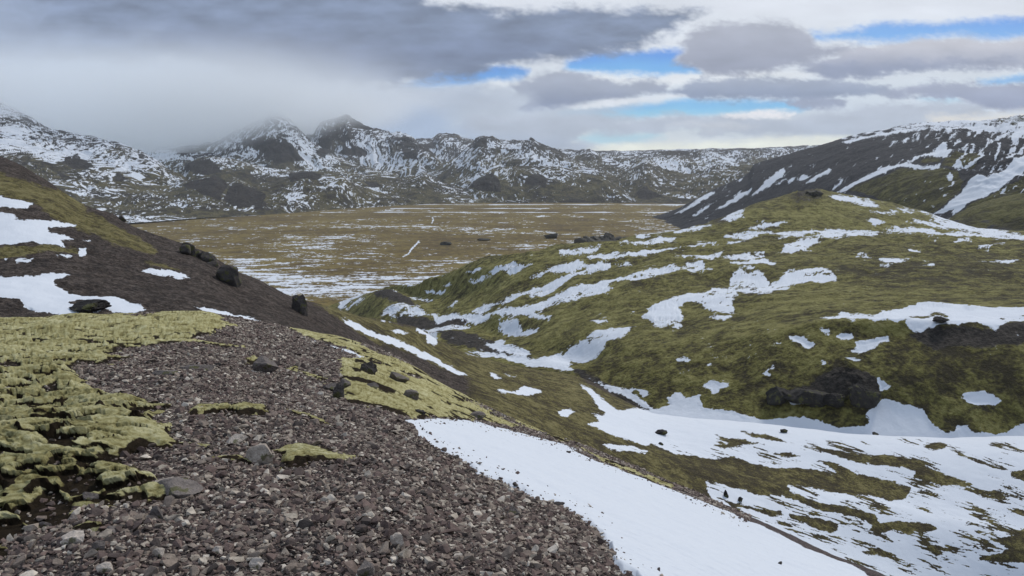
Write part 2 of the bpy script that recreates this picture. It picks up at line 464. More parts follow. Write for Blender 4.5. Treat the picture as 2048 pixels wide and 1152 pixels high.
# ------------------------------------------------------------------ node helpers
def N(nt, t, **kw):
    n = nt.nodes.new(t)
    for k, v in kw.items():
        if k.startswith('i_'):
            kk = k[2:]
            n.inputs[int(kk) if kk.isdigit() else kk].default_value = v
        else: setattr(n, k, v)
    return n
def newmat(name, rough=0.95, spec=0.2):
    m = bpy.data.materials.new(name); m.use_nodes = True
    nt = m.node_tree; b = nt.nodes["Principled BSDF"]
    b.inputs["Roughness"].default_value = rough
    b.inputs["Specular IOR Level"].default_value = spec
    return m, nt, b
def noise(nt, scale, det=4, rough=0.55, stretch=None, rot=0.0, dist=0.0):
    tc = N(nt, "ShaderNodeTexCoord")
    src = tc.outputs["Object"]
    if stretch:
        mp = N(nt, "ShaderNodeMapping"); mp.inputs["Scale"].default_value = stretch; mp.inputs["Rotation"].default_value = (0, 0, rot)
        nt.links.new(src, mp.inputs[0]); src = mp.outputs[0]
    n = N(nt, "ShaderNodeTexNoise"); n.inputs["Scale"].default_value = scale; n.inputs["Detail"].default_value = det
    n.inputs["Roughness"].default_value = rough; n.inputs["Distortion"].default_value = dist
    nt.links.new(src, n.inputs["Vector"])
    return n.outputs["Fac"]
def ramp(nt, fac, stops):
    r = N(nt, "ShaderNodeValToRGB"); e = r.color_ramp.elements
    while len(e) < len(stops): e.new(0.5)
    for el, (p, c) in zip(e, stops):
        el.position = p; el.color = (*c, 1) if len(c) == 3 else c
    nt.links.new(fac, r.inputs[0]); return r.outputs[0]
def mixc(nt, f, a, b, mode='MIX'):
    m = N(nt, "ShaderNodeMixRGB", blend_type=mode)
    for k, v in ((0, f), (1, a), (2, b)):
        if isinstance(v, (int, float)): m.inputs[k].default_value = v
        elif isinstance(v, tuple): m.inputs[k].default_value = (*v, 1)
        else: nt.links.new(v, m.inputs[k])
    return m.outputs[0]
def mth(nt, op, a, b=0.0, c=0.0, clamp=False):
    m = N(nt, "ShaderNodeMath", operation=op, use_clamp=clamp)
    for k, v in enumerate((a, b, c)):
        if isinstance(v, (int, float)): m.inputs[k].default_value = v
        else: nt.links.new(v, m.inputs[k])
    return m.outputs[0]
def mrange(nt, v, a, b, c=0.0, d=1.0):
    m = N(nt, "ShaderNodeMapRange"); m.interpolation_type = 'SMOOTHSTEP'
    nt.links.new(v, m.inputs[0])
    for i, q in enumerate((a, b, c, d)): m.inputs[i + 1].default_value = q
    return m.outputs[0]
def attr(nt, name, out="Fac"):
    return N(nt, "ShaderNodeAttribute", attribute_name=name).outputs[out]

def land_material(name, s, moss, dark, rock, snow_noise=0.35, rock_noise=0.5, bump=0.5, snowcol=(0.635, 0.67, 0.715), edge=0.06):
    """s: size in metres of the finest clumps; attributes snow, rock, tone drive the cover"""
    m, nt, b = newmat(name)
    def con(v, k): return mth(nt, 'ADD', mth(nt, 'MULTIPLY', mth(nt, 'SUBTRACT', v, 0.5), k), 0.5)
    n1 = con(noise(nt, 0.04 / s, 4, 0.6), 1.5)
    n2 = con(noise(nt, 0.22 / s, 5, 0.62), 2.0)
    n3 = con(noise(nt, 1.0 / s, 5, 0.7), 2.4)
    tone = attr(nt, "tone")
    f = mth(nt, 'ADD', mth(nt, 'MULTIPLY', n1, 0.55), mth(nt, 'ADD', mth(nt, 'MULTIPLY', n2, 0.75), mth(nt, 'MULTIPLY', n3, 0.55)))
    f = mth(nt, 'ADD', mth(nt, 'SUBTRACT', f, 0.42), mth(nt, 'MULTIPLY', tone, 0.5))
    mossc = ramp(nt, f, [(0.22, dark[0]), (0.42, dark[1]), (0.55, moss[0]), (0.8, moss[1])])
    rc = ramp(nt, mth(nt, 'ADD', mth(nt, 'MULTIPLY', n2, 0.4), mth(nt, 'MULTIPLY', n3, 0.6)), [(0.3, rock[0]), (0.5, rock[1]), (0.72, rock[2])])
    rk = mrange(nt, mth(nt, 'ADD', attr(nt, "rock"), mth(nt, 'MULTIPLY', mth(nt, 'SUBTRACT', n2, 0.5), rock_noise * 2)), -0.15, 0.15)
    ground = mixc(nt, rk, mossc, rc)
    sn = mth(nt, 'ADD', attr(nt, "snow"), mth(nt, 'MULTIPLY', mth(nt, 'SUBTRACT', mth(nt, 'ADD', mth(nt, 'MULTIPLY', n3, 0.55), mth(nt, 'MULTIPLY', n2, 0.45)), 0.5), snow_noise * 2))
    sf = mrange(nt, sn, -edge, edge)
    sc_ = mixc(nt, mth(nt, 'MULTIPLY', n2, 0.35), snowcol, (0.55, 0.585, 0.64))
    nt.links.new(mixc(nt, sf, ground, sc_), b.inputs["Base Color"])
    bp = N(nt, "ShaderNodeBump"); bp.inputs["Distance"].default_value = s * 0.6
    hgt = mth(nt, 'ADD', mth(nt, 'MULTIPLY', n3, 1.0), mth(nt, 'MULTIPLY', n2, 2.0))
    nt.links.new(hgt, bp.inputs["Height"])
    nt.links.new(mrange(nt, sf, 0, 1, bump, 0.06), bp.inputs["Strength"])
    nt.links.new(bp.outputs[0], b.inputs["Normal"])
    return m

# ------------------------------------------------------------------ sky dome with its clouds (a far backdrop that gives off the sky's light)
def make_sky():
    xs = np.arange(-700, 2760, 2.5); ys = np.arange(-420, 420, 2.5)
    X, Y = np.meshgrid(xs, ys)
    def field(sx, sy, o=5, ox=0, g=0.55): return fbm(X / sx + ox, Y / sy + ox * 0.7, o, g)
    wx = 26 * field(160, 70, 6, 3) ; wy = 12 * field(120, 44, 6, 9)
    fine = field(60, 22, 6, 21, .6)
    Xw, Yw = X + wx, Y + wy
    img = np.zeros(X.shape + (3,))
    base = pchip([-400, 0, 90, 180, 230, 270, 330, 460], lin([(222, 228, 238), (226, 231, 240), (226, 232, 240), (216, 226, 236), (204, 215, 227), (208, 217, 224), (230, 233, 224), (230, 233, 225)]), ys)
    img += base[:, None, :]
    img *= (1 + 0.16 * field(240, 60, 5, 40))[..., None]
    def lay(txt, col, feather=14, amp=16, op=1.0, col2=None, tex=0.06):
        mp = Map(-720, -440, 2800, 440, 3.0)
        for ln in txt.strip().splitlines():
            mp.one(poly(ln.strip()), 1, 90)
        d = mp.at(Xw, Yw) + amp * fine + amp * 0.5 * field(26, 12, 4, 60)
        f = (sm(-feather * 0.75, feather * 0.9, d + 2 + 5 * field(11, 5, 3, 5)) * op)[..., None]
        c = np.broadcast_to(lin(col), X.shape + (3,)).copy()
        if col2 is not None:
            # underside shade from col (top) to col2 (bottom)
            v = np.concatenate([poly(l.strip()) for l in txt.strip().splitlines()])
            t = sm(v[:, 1].min(), v[:, 1].max(), Yw + 6 * fine)[..., None]
            c = lin(col) * (1 - t) + lin(col2) * t
        c = c * (1 + tex * 3.2 * field(110, 34, 5, 77))[..., None]
        img[:] = img * (1 - f) + c * f
    lay("8:-300,330 0,325 300,295 600,308 760,300 1150,285 1250,300 700,345 300,330 0,345", (232, 237, 242), 10, 8)
    lay("8:1200,150 1190,125 1300,122 1400,110 1500,100 1700,95 1800,85 2100,70 2700,50 2700,150 1900,150 1750,145 1600,158 1400,165 1300,155", (78, 148, 232), 16, 9, 1, (112, 176, 240), 0.02)
    lay("8:215,235 330,205 400,215 480,220 540,205 640,195 690,200 650,235 740,255 760,290 600,295 400,292 240,285 215,265", (74, 146, 232), 12, 6, 1, (110, 180, 238), 0.02)
    lay("7:1590,352 1680,315 1720,290 1790,275 1900,285 1980,265 2048,270 2120,285 2100,310 1900,332 1700,350", (80, 150, 228), 10, 5, 1, (105, 170, 232), 0.02)
    lay("8:200,462 330,430 500,412 700,402 900,405 1100,402 1190,415 1150,438 1000,443 850,458 700,465 450,470", (110, 184, 236), 12, 6, .95, (140, 204, 236), 0.02)
    lay("8:1860,325 1950,303 2100,293 2600,280 2600,330 1950,334", (112, 180, 236), 10, 6, 0.9)
    lay("8:1640,393 1780,390 1800,406 1680,412", (165, 212, 236), 10, 5, 0.7)
    lay("8:230,548 350,522 560,526 590,550 500,568 350,574", (168, 208, 226), 14, 8, 0.8)
    lay("8:-260,345 0,350 200,340 500,350 500,420 200,560 -100,560 -300,480", (180, 191, 207), 26, 14, 0.8)
    lay("8:230,432 400,392 700,380 720,395 500,412 300,437", (226, 232, 240), 8, 6)
    lay("8:690,165 720,120 800,97 900,90 1050,85 1130,92 1190,125 1200,165 1250,185 1400,190 1250,230 1150,260 1050,280 900,300 780,298 740,270 650,240 700,200", (172, 176, 190), 14, 14, 1, (146, 152, 172))
    lay("8:1150,275 1250,240 1350,200 1450,190 1600,170 1750,157 1950,162 2700,150 2700,275 1950,268 1750,272 1550,288 1400,302 1300,310 1200,300", (202, 202, 210), 10, 11, 1, (138, 148, 174))
    lay("8:1230,285 1350,262 1600,252 1800,236 2000,240 1800,262 1550,284 1400,300 1280,308", (136, 146, 173), 12, 10, 0.7)
    lay("8:0,340 60,322 150,300 280,296 380,320 450,325 560,318 640,342 640,370 520,375 400,385 300,400 230,425 120,437 30,430 60,390 20,370", (165, 173, 190), 10, 11, 1, (134, 146, 174))
    lay("8:640,370 750,332 900,312 1100,317 1250,322 1400,332 1500,342 1500,370 1350,385 1200,400 1000,400 750,400 680,385", (160, 170, 190), 9, 10, 1, (136, 150, 178))
    lay("8:1450,372 1600,342 1800,332 2150,337 2700,330 2700,432 1950,435 1850,420 1780,390 1600,385", (160, 168, 190), 9, 10, 1, (140, 150, 178))
    lay("8:1100,402 1200,390 1330,400 1320,420 1150,425", (150, 160, 184), 8, 8)
    lay("8:-200,470 200,472 450,477 700,466 900,470 1100,466 1300,450 1500,415 1700,415 1850,420 1900,450 1800,480 1500,525 1300,548 1100,545 800,532 600,520 560,530 300,520 200,600 -200,620", (184, 193, 208), 12, 14, 0.95, (170, 182, 200))
    lay("8:600,500 800,490 1000,505 800,520", (200, 206, 216), 10, 10, .8)
    lay("8:-240,560 0,540 250,560 420,600 420,680 -240,680", (172, 184, 203), 14, 8, .9)
    lay("8:830,462 1000,443 1140,450 1120,467", (234, 234, 238), 7, 6)
    lay("8:320,606 400,578 600,575 900,570 1100,557 1300,545 1400,560 1300,660 320,660", (236, 239, 228), 12, 8, .9)
    lay("8:1650,475 1900,455 2700,420 2700,520 1700,520", (232, 228, 220), 16, 12, .9)
    # the low cloud that wraps the left mountains and the dark deck above it
    lay("7:-1500,150 0,180 500,200 1000,250 1400,300 1700,350 1900,380 1800,460 1900,560 2000,900 -1500,900", (164, 183, 211), 50, 16, 1, (172, 189, 213), 0.02)
    lay("7:1500,320 1750,350 2100,360 2150,420 1900,440 1600,420", (182, 192, 208), 20, 14, .7)
    lay("7:-1500,-900 1700,-900 1700,0 2000,40 2048,42 2350,36 2650,48 2810,38 2830,48 2740,75 2680,92 2710,110 2640,140 2590,165 2560,200 2470,218 2380,215 2250,228 2110,245 2030,262 1900,296 1700,315 1500,338 1300,345 1050,330 900,285 760,240 640,225 520,258 300,250 -1500,230", (138, 153, 178), 18, 18, 1, (112, 127, 156), 0.20)
    lay("7:500,130 1200,110 1700,170 2100,150 2300,190 2050,240 1800,270 1400,310 1100,300 850,230 600,200", (104, 118, 150), 60, 30, .8, None, 0.10)
    lay("7:-1500,-900 -100,-900 120,60 300,140 120,230 -1500,240", (160, 175, 202), 70, 30, .6)
    lay("7:260,130 320,110 300,190 260,200\n7:520,120 640,100 600,170 540,160\n7:0,40 200,20 120,90 0,100", (150, 166, 194), 30, 16, .55)
    img = np.clip(img, 0.02, 0.95)
    R = 42000.0
    a = (X - 1024) / FPX; b = -(Y - 576) / FPX
    d = np.stack([a, ct + b * st, -st + b * ct], -1)
    d /= np.linalg.norm(d, axis=-1, keepdims=True)
    G = d * R; G[..., 2] += EYE
    m = bpy.data.materials.new("sky_light"); m.use_nodes = True
    nt = m.node_tree; nt.nodes.clear()
    out = N(nt, "ShaderNodeOutputMaterial"); em = N(nt, "ShaderNodeEmission")
    nt.links.new(attr(nt, "paint", "Color"), em.inputs[0]); nt.links.new(em.outputs[0], out.inputs[0])
    m.cycles.emission_sampling = 'NONE'
    o = grid_mesh("sky", G, m, cols=img)
    return o
make_sky()

# ------------------------------------------------------------------ valley floor
Z0 = -120.0
LAYERS = {}
def make_plain():
    A = np.linspace((-1200 - 1024) / FPX, (3300 - 1024) / FPX, 2400)
    q = 1.0 / np.linspace(1 / 330.0, 1 / 5200.0, 520)     # even steps in the picture's height
    X = q[:, None] * A[None]; Y = np.repeat(q[:, None], len(A), 1)
    Zg = Z0 + 0.5 * fbm(X / 60, Y / 60, 3) + 0.15 * fbm(X / 6, Y / 6, 3)
    G = np.stack([X, Y, Zg], -1)
    px, py = proj(G)
    # long drifts and tussock bands, in metres on the ground
    n = fbm(X / 45, Y / 15, 5, 0.68); nf = fbm(X / 5 + 9, Y / 6, 4, 0.7); big = fbm(X / 220, Y / 130, 4)
    dens = pchip([330, 560, 640, 690, 730, 800, 850, 900, 1100, 1400, 1700, 2000, 2300, 2600, 5200],
                 np.array([-.3, -.45, -.42, -.10, .07, .03, -.15, -.17, -.18, -.18, -.24, -.26, -.30, -.26, -.2]), Y.ravel()).reshape(Y.shape)
    s = dens * 1.25 - 0.03 + 0.95 * n + 0.42 * nf + 0.45 * big
    # drift lines left along the far terraces
    for D, wd, x0, x1 in ((2330, 16, 640, 1400), (1950, 10, 640, 1600), (2120, 7, 780, 1100)):
        ln = 1 - np.abs(Y - D - 20 * fbm(X / 300, Y * 0 + D, 2)) / wd
        s = np.maximum(s, np.where((px > x0) & (px < x1), ln * 0.5 + 0.8 * fbm(X / 90 + 5, Y * 0, 3) + 0.0, -1))
    tr = Map(760, 380, 900, 560, 1.0).add("c:2000,0 2001,1 2000,1\np:866,432 869,440 864,449 862,446 865,440 863,434\np:838,479 840,485 826,498 818,509 806,516 804,513 816,506 822,496 834,484")
    s = np.maximum(s, tr.at(px, py) / 3.0 - 0.22 + 1.2 * nf)
    right = sm(1250, 1420, px) * sm(500, 440, py)
    s += 0.16 * right
    tone = 0.7 * big + 0.55 * fbm(X / 70 + 31, Y / 32, 4)
    return G, s, tone
m_plain = land_material("valley_grass", 2.2, ((0.150, 0.110, 0.032), (0.195, 0.150, 0.048)), ((0.080, 0.054, 0.020), (0.115, 0.082, 0.025)),
                        ((0.09, 0.06, 0.04), (0.13, 0.09, 0.06), (0.16, 0.12, 0.09)), snow_noise=0.35, bump=0.3, edge=0.10)
G, s, tone = make_plain()
grid_mesh("valley_floor", G, m_plain, {"snow": s, "rock": np.full(s.shape, -1.0), "tone": tone})

# ------------------------------------------------------------------ far mountains
def stone_cols(k=1.0):
    return ((0.022 * k, 0.022 * k, 0.024 * k), (0.038 * k, 0.037 * k, 0.038 * k), (0.065 * k, 0.062 * k, 0.06 * k))
m_far = land_material("snowy_mountain_ground", 5.0, ((0.078, 0.068, 0.036), (0.125, 0.110, 0.055)), ((0.034, 0.030, 0.024), (0.050, 0.044, 0.030)),
                      ((0.017, 0.0145, 0.013), (0.030, 0.026, 0.023), (0.056, 0.049, 0.043)), snow_noise=0.45, rock_noise=0.25, bump=0.8, edge=0.14)
def far_layer(name, curves, px0, px1, amp, lam, dens, seed, streak=1.0, zdens=(-110, 60, -0.26, 0.12), step=1.25, tone0=0.0, sharp=0.0):
    G = loft(curves, px0, px1, step, back=((10, 1.05), (50, 1.25)))
    X, Y, Z = G[..., 0].copy(), G[..., 1].copy(), G[..., 2].copy()
    wx = X + lam * 0.5 * fbm(X / lam + seed, Y / lam, 3); wy = Y + lam * 0.5 * fbm(X / lam, Y / lam + seed + 7, 3)
    r = ridged(wx / lam + seed, wy / (lam * 1.5), 6, 0.56)
    g = ridged(wx / (lam * 0.28) + seed, wy / (lam * 1.3) + 3, 4, 0.6)
    rr = np.linspace(0, 1, G.shape[0])[:, None]
    fade = sm(0, 0.12, rr)
    h = (0.75 * r + 0.35 * g * streak)
    G[..., 2] += amp * fade * (h - 0.25)
    px, py = proj(np.stack([X, Y, Z], -1))
    rk = FAR_ROCK.at(px + 5 * fbm(X / 30, Y / 60, 3), py) / 6.0
    d = zdens[2] + (zdens[3] - zdens[2]) * sm(zdens[0], zdens[1], Z)
    fine = 1.35 * fbm(wx / (lam * 0.055), wy / (lam * 0.30) + seed, 5, 0.75) + 0.9 * fbm((wx + wy * .5) / (lam * 0.30), (wy - wx * .35) / (lam * 0.06) + seed, 4, 0.65) * sm(120, -60, Z)
    snow = d + dens + 0.13 - 0.24 * sm(0, 150, Z) - 0.22 - 0.38 * (h - 0.2) + 1.30 * fine + 0.85 * fbm(X / (lam * 1.1) + 9 + seed, Y / (lam * 1.5), 3)
    snow = np.where(rk > -0.3, snow - 0.75 * sm(-0.3, 0.3, rk), snow)
    rock = 0.35 * fbm(X / (lam * 0.7) + 3, Y / (lam * 0.7), 4) - 0.35 + 0.45 * sm(-40, 90, Z) + sm(-0.3, 0.3, rk)
    tone = tone0 + 0.5 * fbm(X / lam + 50, Y / lam, 3)
    o = grid_mesh(name, G, m_far, {"snow": snow, "rock": rock, "tone": tone})
    LAYERS[name] = G
    return o
far_layer("distant_plateau", [[(850, 352, 4700), (1600, 350, 4600), (3300, 350, 4500)],
    [(850, 322, 5500), (1000, 303, 5500), (1100, 299, 5500), (1160, 301, 5500), (1240, 303, 5500), (1350, 300, 5500), (1440, 298, 5400), (1500, 298, 5300), (1560, 295, 5200), (1640, 291, 5100), (1720, 288, 5000), (3300, 285, 5000)]],
    850, 3300, 16, 260, 0.05, 1.3, 0.5)
far_layer("far_ridge_hill", [[(780, 360, 4500), (1060, 360, 4500)],
    [(780, 310, 5300), (820, 290, 5300), (838, 279, 5300), (862, 279, 5300), (880, 268.5, 5300), (912, 268, 5300), (926, 276, 5300), (948, 283, 5300), (980, 300, 5200), (1010, 318, 5200), (1060, 335, 5200)]],
    780, 1060, 26, 240, 0.12, 9.3, 1.0)
far_layer("peaked_mountain", [[(380, 360, 3900), (920, 362, 3900)],
    [(380, 330, 4700), (450, 305, 4700), (560, 290, 4700), (600, 278, 4700), (625, 272, 4700), (639, 250, 4650), (655, 244, 4650), (666, 243, 4650), (680, 237, 4650), (693, 232, 4650), (703, 240, 4650), (716, 248, 4650), (740, 258, 4600), (763, 264, 4600), (797, 269, 4500), (822, 277, 4400), (844, 295, 4300), (872, 315, 4200), (885, 332, 4150), (920, 350, 4100)]],
    380, 920, 34, 260, 0.13, 4.1, 1.0)
far_layer("cloudy_mountain", [[(-900, 430, 3000), (200, 385, 3150), (500, 374, 3250), (800, 372, 3300)],
    [(-900, 300, 4200), (200, 303, 4200), (255, 299, 4200), (350, 297, 4200), (430, 288, 4200), (470, 268, 4200), (500, 254, 4200), (524, 243, 4200), (544, 233, 4200), (556, 233, 4200), (567, 236, 4200), (589, 252, 4200), (605, 268, 4200), (621, 284, 4200), (640, 295, 4150), (680, 320, 4000), (720, 335, 3900), (800, 352, 3800)]],
    -500, 800, 34, 240, 0.10, 2.7, 1.0)
far_layer("snow_streaked_ridge", [[(830, 378, 3250), (900, 380, 3150), (950, 388, 3000), (1100, 402, 2700), (1290, 408, 2600)],
    [(830, 362, 3700), (878, 336, 3850), (905, 318, 3850), (930, 300, 3850), (948, 287, 3850), (953, 281, 3850), (962, 275, 3850), (987, 277, 3850), (1002, 283, 3850), (1030, 285, 3850), (1052, 286, 3850), (1063, 282, 3850), (1079, 291, 3800), (1102, 298, 3750), (1129, 313, 3600), (1163, 333, 3400), (1197, 347, 3200), (1231, 364, 3000), (1253, 387, 2800), (1290, 404, 2700)]],
    830, 1290, 28, 220, 0.10, 7.7, 1.0)
far_layer("rolling_hills", [[(1050, 404, 2600), (1240, 408, 2420), (1400, 410, 2350), (1800, 412, 2300)],
    [(1050, 350, 3300), (1130, 350, 3400), (1200, 358, 3300), (1245, 346, 3300), (1275, 327, 3400), (1292, 319, 3400), (1310, 328, 3400), (1335, 345, 3300), (1380, 352, 3200), (1410, 345, 3100), (1440, 332, 3100), (1500, 330, 3100), (1800, 330, 3100)]],
    1050, 1800, 24, 210, -0.04, 11.7, 1.0)
far_layer("plateau_edge_hills", [[(1080, 385, 3400), (1800, 375, 3400)],
    [(1080, 318, 4200), (1130, 316, 4200), (1155, 306, 4200), (1167, 302, 4200), (1185, 303, 4200), (1205, 312, 4200), (1250, 314, 4200), (1330, 306, 4300), (1400, 303, 4400), (1500, 303, 4400), (1800, 300, 4400)]],
    1080, 1800, 26, 220, 0.05, 15.1, 0.8)
far_layer("left_mountain", [[(-900, 470, 1000), (-500, 470, 1100), (0, 455, 1330), (280, 445, 1560), (400, 436, 1700), (540, 430, 1850)],
    [(-900, 300, 1800), (-500, 300, 1900), (0, 330, 2000), (200, 360, 2050), (345, 390, 2100), (540, 418, 2050)],
    [(-900, 60, 3450), (-500, 90, 3300), (-100, 186, 3050), (0, 211, 3000), (56, 236, 2950), (122, 268, 2850), (192, 279, 2800), (226, 289, 2750), (255, 297, 2700), (302, 318, 2600), (345, 348, 2500), (450, 400, 2300), (540, 424, 2150)]],
    -900, 540, 26, 200, 0.20, 21.3, 1.0, zdens=(-110, 150, -0.28, 0.22))
far_layer("domed_hill", [[(920, 409, 2450), (1280, 411, 2400)],
    [(920, 392, 2650), (935, 375, 2700), (966, 350, 2750), (993, 339, 2800), (1039, 335, 2800), (1100, 336, 2800), (1163, 346, 2800), (1208, 358, 2750), (1242, 378, 2700), (1262, 398, 2600), (1280, 407, 2500)]],
    920, 1280, 15, 170, -0.10, 13.3, 1.0)
far_layer("foothill_knolls", [[(300, 405, 2250), (700, 405, 2350), (1060, 409, 2420)],
    [(300, 380, 2700), (345, 352, 2800), (368, 340, 2850), (378, 327, 2850), (400, 318, 2850), (430, 315, 2850), (470, 322, 2850), (520, 334, 2850), (560, 341, 2850), (640, 346, 2850), (700, 347, 2850), (760, 352, 2850), (800, 356, 2800), (828, 352, 2800), (846, 345, 2800), (862, 355, 2800), (900, 371, 2750), (940, 382, 2700), (1000, 394, 2600), (1060, 402, 2500)]],
    300, 1060, 12, 150, 0.0, 31.3, 1.0)
far_layer("dark_foothills", [[(-200, 455, 1400), (200, 449, 1520), (400, 437, 1700), (560, 429, 1880), (700, 417, 2120), (860, 409, 2360)],
    [(-200, 380, 1900), (200, 372, 2100), (300, 374, 2150), (340, 374, 2200), (364, 368, 2200), (395, 360, 2200), (424, 355, 2200), (440, 360, 2200), (452, 367, 2200), (476, 363, 2200), (508, 375, 2200), (535, 376, 2200), (565, 364, 2250), (595, 349, 2300), (615, 346, 2300), (640, 350, 2300), (680, 352, 2300), (700, 362, 2350), (740, 380, 2400), (790, 394, 2400), (860, 405, 2420)]],
    -200, 860, 11, 130, -0.02, 41.3, 1.0, tone0=0.05)

# ------------------------------------------------------------------ right mountain
m_right = land_material("dark_slope_ground", 2.2, ((0.075, 0.070, 0.020), (0.12, 0.112, 0.036)), ((0.034, 0.031, 0.015), (0.050, 0.046, 0.018)),
                        ((0.016, 0.017, 0.021), (0.028, 0.029, 0.034), (0.052, 0.052, 0.056)), snow_noise=0.45, rock_noise=0.35, bump=0.8, edge=0.10)
G = loft([[(1240, 452, 1560), (1290, 447, 1640), (1400, 466, 1300), (1560, 472, 1000), (1700, 474, 820), (1900, 474, 640), (2048, 482, 570), (3100, 520, 430)],
          [(1240, 448, 1640), (1290, 441, 1720), (1400, 440, 1450), (1560, 420, 1150), (1672, 385, 980), (1800, 350, 860), (1920, 330, 790), (2048, 320, 730), (3100, 300, 520)],
          [(1240, 442, 1850), (1320, 431, 1820), (1412, 388, 1760), (1440, 375, 1750), (1496, 347, 1700), (1508, 331, 1700), (1540, 320, 1650), (1572, 311, 1600), (1635, 294, 1550), (1687, 278, 1500), (1747, 264, 1450), (1827, 252, 1400), (1900, 248, 1350), (1987, 245, 1300), (2010, 240, 1250), (2048, 237, 1240), (3100, 190, 1000)]],
         1240, 2600, 1.5)
X, Y, Z = (G[..., i].copy() for i in range(3))
px, py = proj(G)
rr = np.linspace(0, 1, G.shape[0])[:, None]
dx = X + 0.45 * Y
rg = ridged(dx / 70, (Y - 0.3 * X) / 260, 5, 0.55)
lump = ridged(X / 60 + 4, Y / 70, 5, 0.55)
craggy = sm(1820, 1950, px + 1.4 * (330 - py))
G[..., 2] += sm(0, 0.1, rr) * (4.5 * (rg - 0.2) * (1 - 0.6 * craggy) + 9 * craggy * (lump - 0.2))
sd = SNOW_RIGHT.at(px + 4 * fbm(px / 12, py / 12, 3), py + 3 * fbm(px / 14 + 7, py / 9, 3)) / 6.0
specks = -0.56 + 1.1 * fbm((px + py * 1.1) / 9, (py - px * .5) / 26, 4, .6) + 0.3 * craggy + 0.2 * fbm(px / 60, py / 40, 2)
specks += 0.5 * craggy * fbm(px / 16, py / 12, 4) - 0.10 * lump * craggy
topband = np.where(py < 262 + (px < 1780) * 0.18 * (1780 - px), 0.15 * np.sin(py * 1.15 + 0.02 * px) + .15 * fbm(px / 80, py / 3, 3) - 0.02, -1)
mr = MOSS_RIGHT.at(px + 5 * fbm(px / 12, py / 12, 4), py) / 12.0
sd = sd + 0.55 * fbm((px + py * .9) / 5, (py - px * .6) / 9, 4, .7)
snow = np.maximum(np.clip(sd, -1.2, 1.2), np.where(mr > 0, specks - .12, specks))
snow = np.maximum(snow, topband)
rock = np.clip(0.6 - mr * 2.2, -1, 1) + 0.2 * fbm(X / 40, Y / 40, 3) - 0.55 * craggy
grid_mesh("right_mountain", G, m_right, {"snow": snow, "rock": rock, "tone": 0.2 * fbm(X / 80, Y / 80, 3) + 0.05})
LAYERS["right_mountain"] = G
G = loft([[(1840, 478, 500), (2048, 486, 440), (3100, 520, 300)],
          [(1840, 470, 560), (1880, 448, 560), (1907, 433, 560), (1947, 413, 560), (1987, 400, 560), (2048, 388, 540), (2200, 370, 500), (3100, 340, 420)]], 1840, 2600, 1.6)
X, Y, Z = (G[..., i].copy() for i in range(3)); px, py = proj(G)
G[..., 2] += sm(0, .1, np.linspace(0, 1, G.shape[0])[:, None]) * (2.0 * ridged(X / 30, Y / 50, 5) - .6)
grid_mesh("mossy_spur", G, m_right, {"snow": np.full(px.shape, -0.6), "rock": np.where(py > 440, -0.1, -0.5) + 0.3 * fbm(X / 20, Y / 20, 3), "tone": sm(450, 400, py) * 0.2 + 0.1 + 0.2 * fbm(X / 30, Y / 60, 3)})

# ------------------------------------------------------------------ middle hills
m_hill = land_material("mossy_hill_ground", 0.75, ((0.165, 0.152, 0.044), (0.265, 0.242, 0.088)), ((0.040, 0.033, 0.016), (0.105, 0.092, 0.030)),
                       ((0.022, 0.019, 0.016), (0.044, 0.038, 0.032), (0.085, 0.072, 0.060)), snow_noise=0.55, rock_noise=0.3, bump=0.9, edge=0.07)
def mid_attrs(G0, X, Y, px, py, speck=-0.62, light=None):
    sd = SNOW_MID.at(px + 5 * fbm(px / 16, py / 16, 4) + 4 * fbm(px / 7, py / 3.5, 3), py + 5 * fbm(px / 22 + 7, py / 9, 5, .65)) / 7.0
    k = sm(70, 130, Y)
    na = .62 + .6 * sm(.35, 1.3, sd)
    sd = np.where(sd > .8, .8 + (1.5 - .9 * k) * sm(.8, 3, sd), sd)
    sd = np.where((py < 612) & (Y > 115), np.minimum(sd, .34), sd) + .06 * k + na * (k * 1.7 * fbm(X / 9, Y / 11, 4, .6) + 0.95 * fbm(X / 2.0, Y / 1.6, 5, .8) * np.clip(Y / 150, .6, 1.6))
    sp = speck + 1.0 * fbm(X / 6, Y / 5, 5, .68) + 0.25 * fbm(X / 40, Y / 40, 3)
    snow = np.maximum(np.clip(sd, -1.5, 1.5), sp)
    return snow
G = loft([[(1180, 505, 340), (1500, 500, 345), (1900, 490, 345), (2048, 492, 340), (3000, 500, 330)],
          [(1180, 497, 400), (1280, 470, 420), (1340, 462, 425), (1400, 450, 430), (1440, 437, 440), (1480, 421, 450), (1520, 405, 460), (1560, 395, 470), (1600, 387, 480), (1640, 383, 480), (1700, 392, 480), (1750, 400, 480), (1800, 410, 480), (1850, 425, 470), (1900, 442, 460), (1970, 458, 450), (2048, 464, 440), (3000, 480, 400)]],
         1180, 2600, 1.5)
X, Y, Z = (G[..., i].copy() for i in range(3)); px, py = proj(G)
snow = mid_attrs(G, X, Y, px, py)
fade = sm(0, .1, np.linspace(0, 1, G.shape[0])[:, None])
top = sm(60, 10, np.abs(px - 1610)) * sm(430, 395, py)
G[..., 2] += fade * (1.2 * ridged(X / 22, Y / 40, 5) - 0.3 + top * 2.2 * ridged(X / 7, Y / 12, 4))
grid_mesh("mossy_knoll", G, m_hill, {"snow": snow, "rock": -0.45 + 0.5 * top + 0.35 * fbm(X / 25, Y / 40, 4) + .35 * sm(60, 0, np.hypot(px - 1440, (py - 440) * 2)),
          "tone": 0.1 + 0.3 * fbm(X / 30 + 4, Y / 60, 4) - 0.1 * sm(1650, 1500, px)})
LAYERS["mossy_knoll"] = G
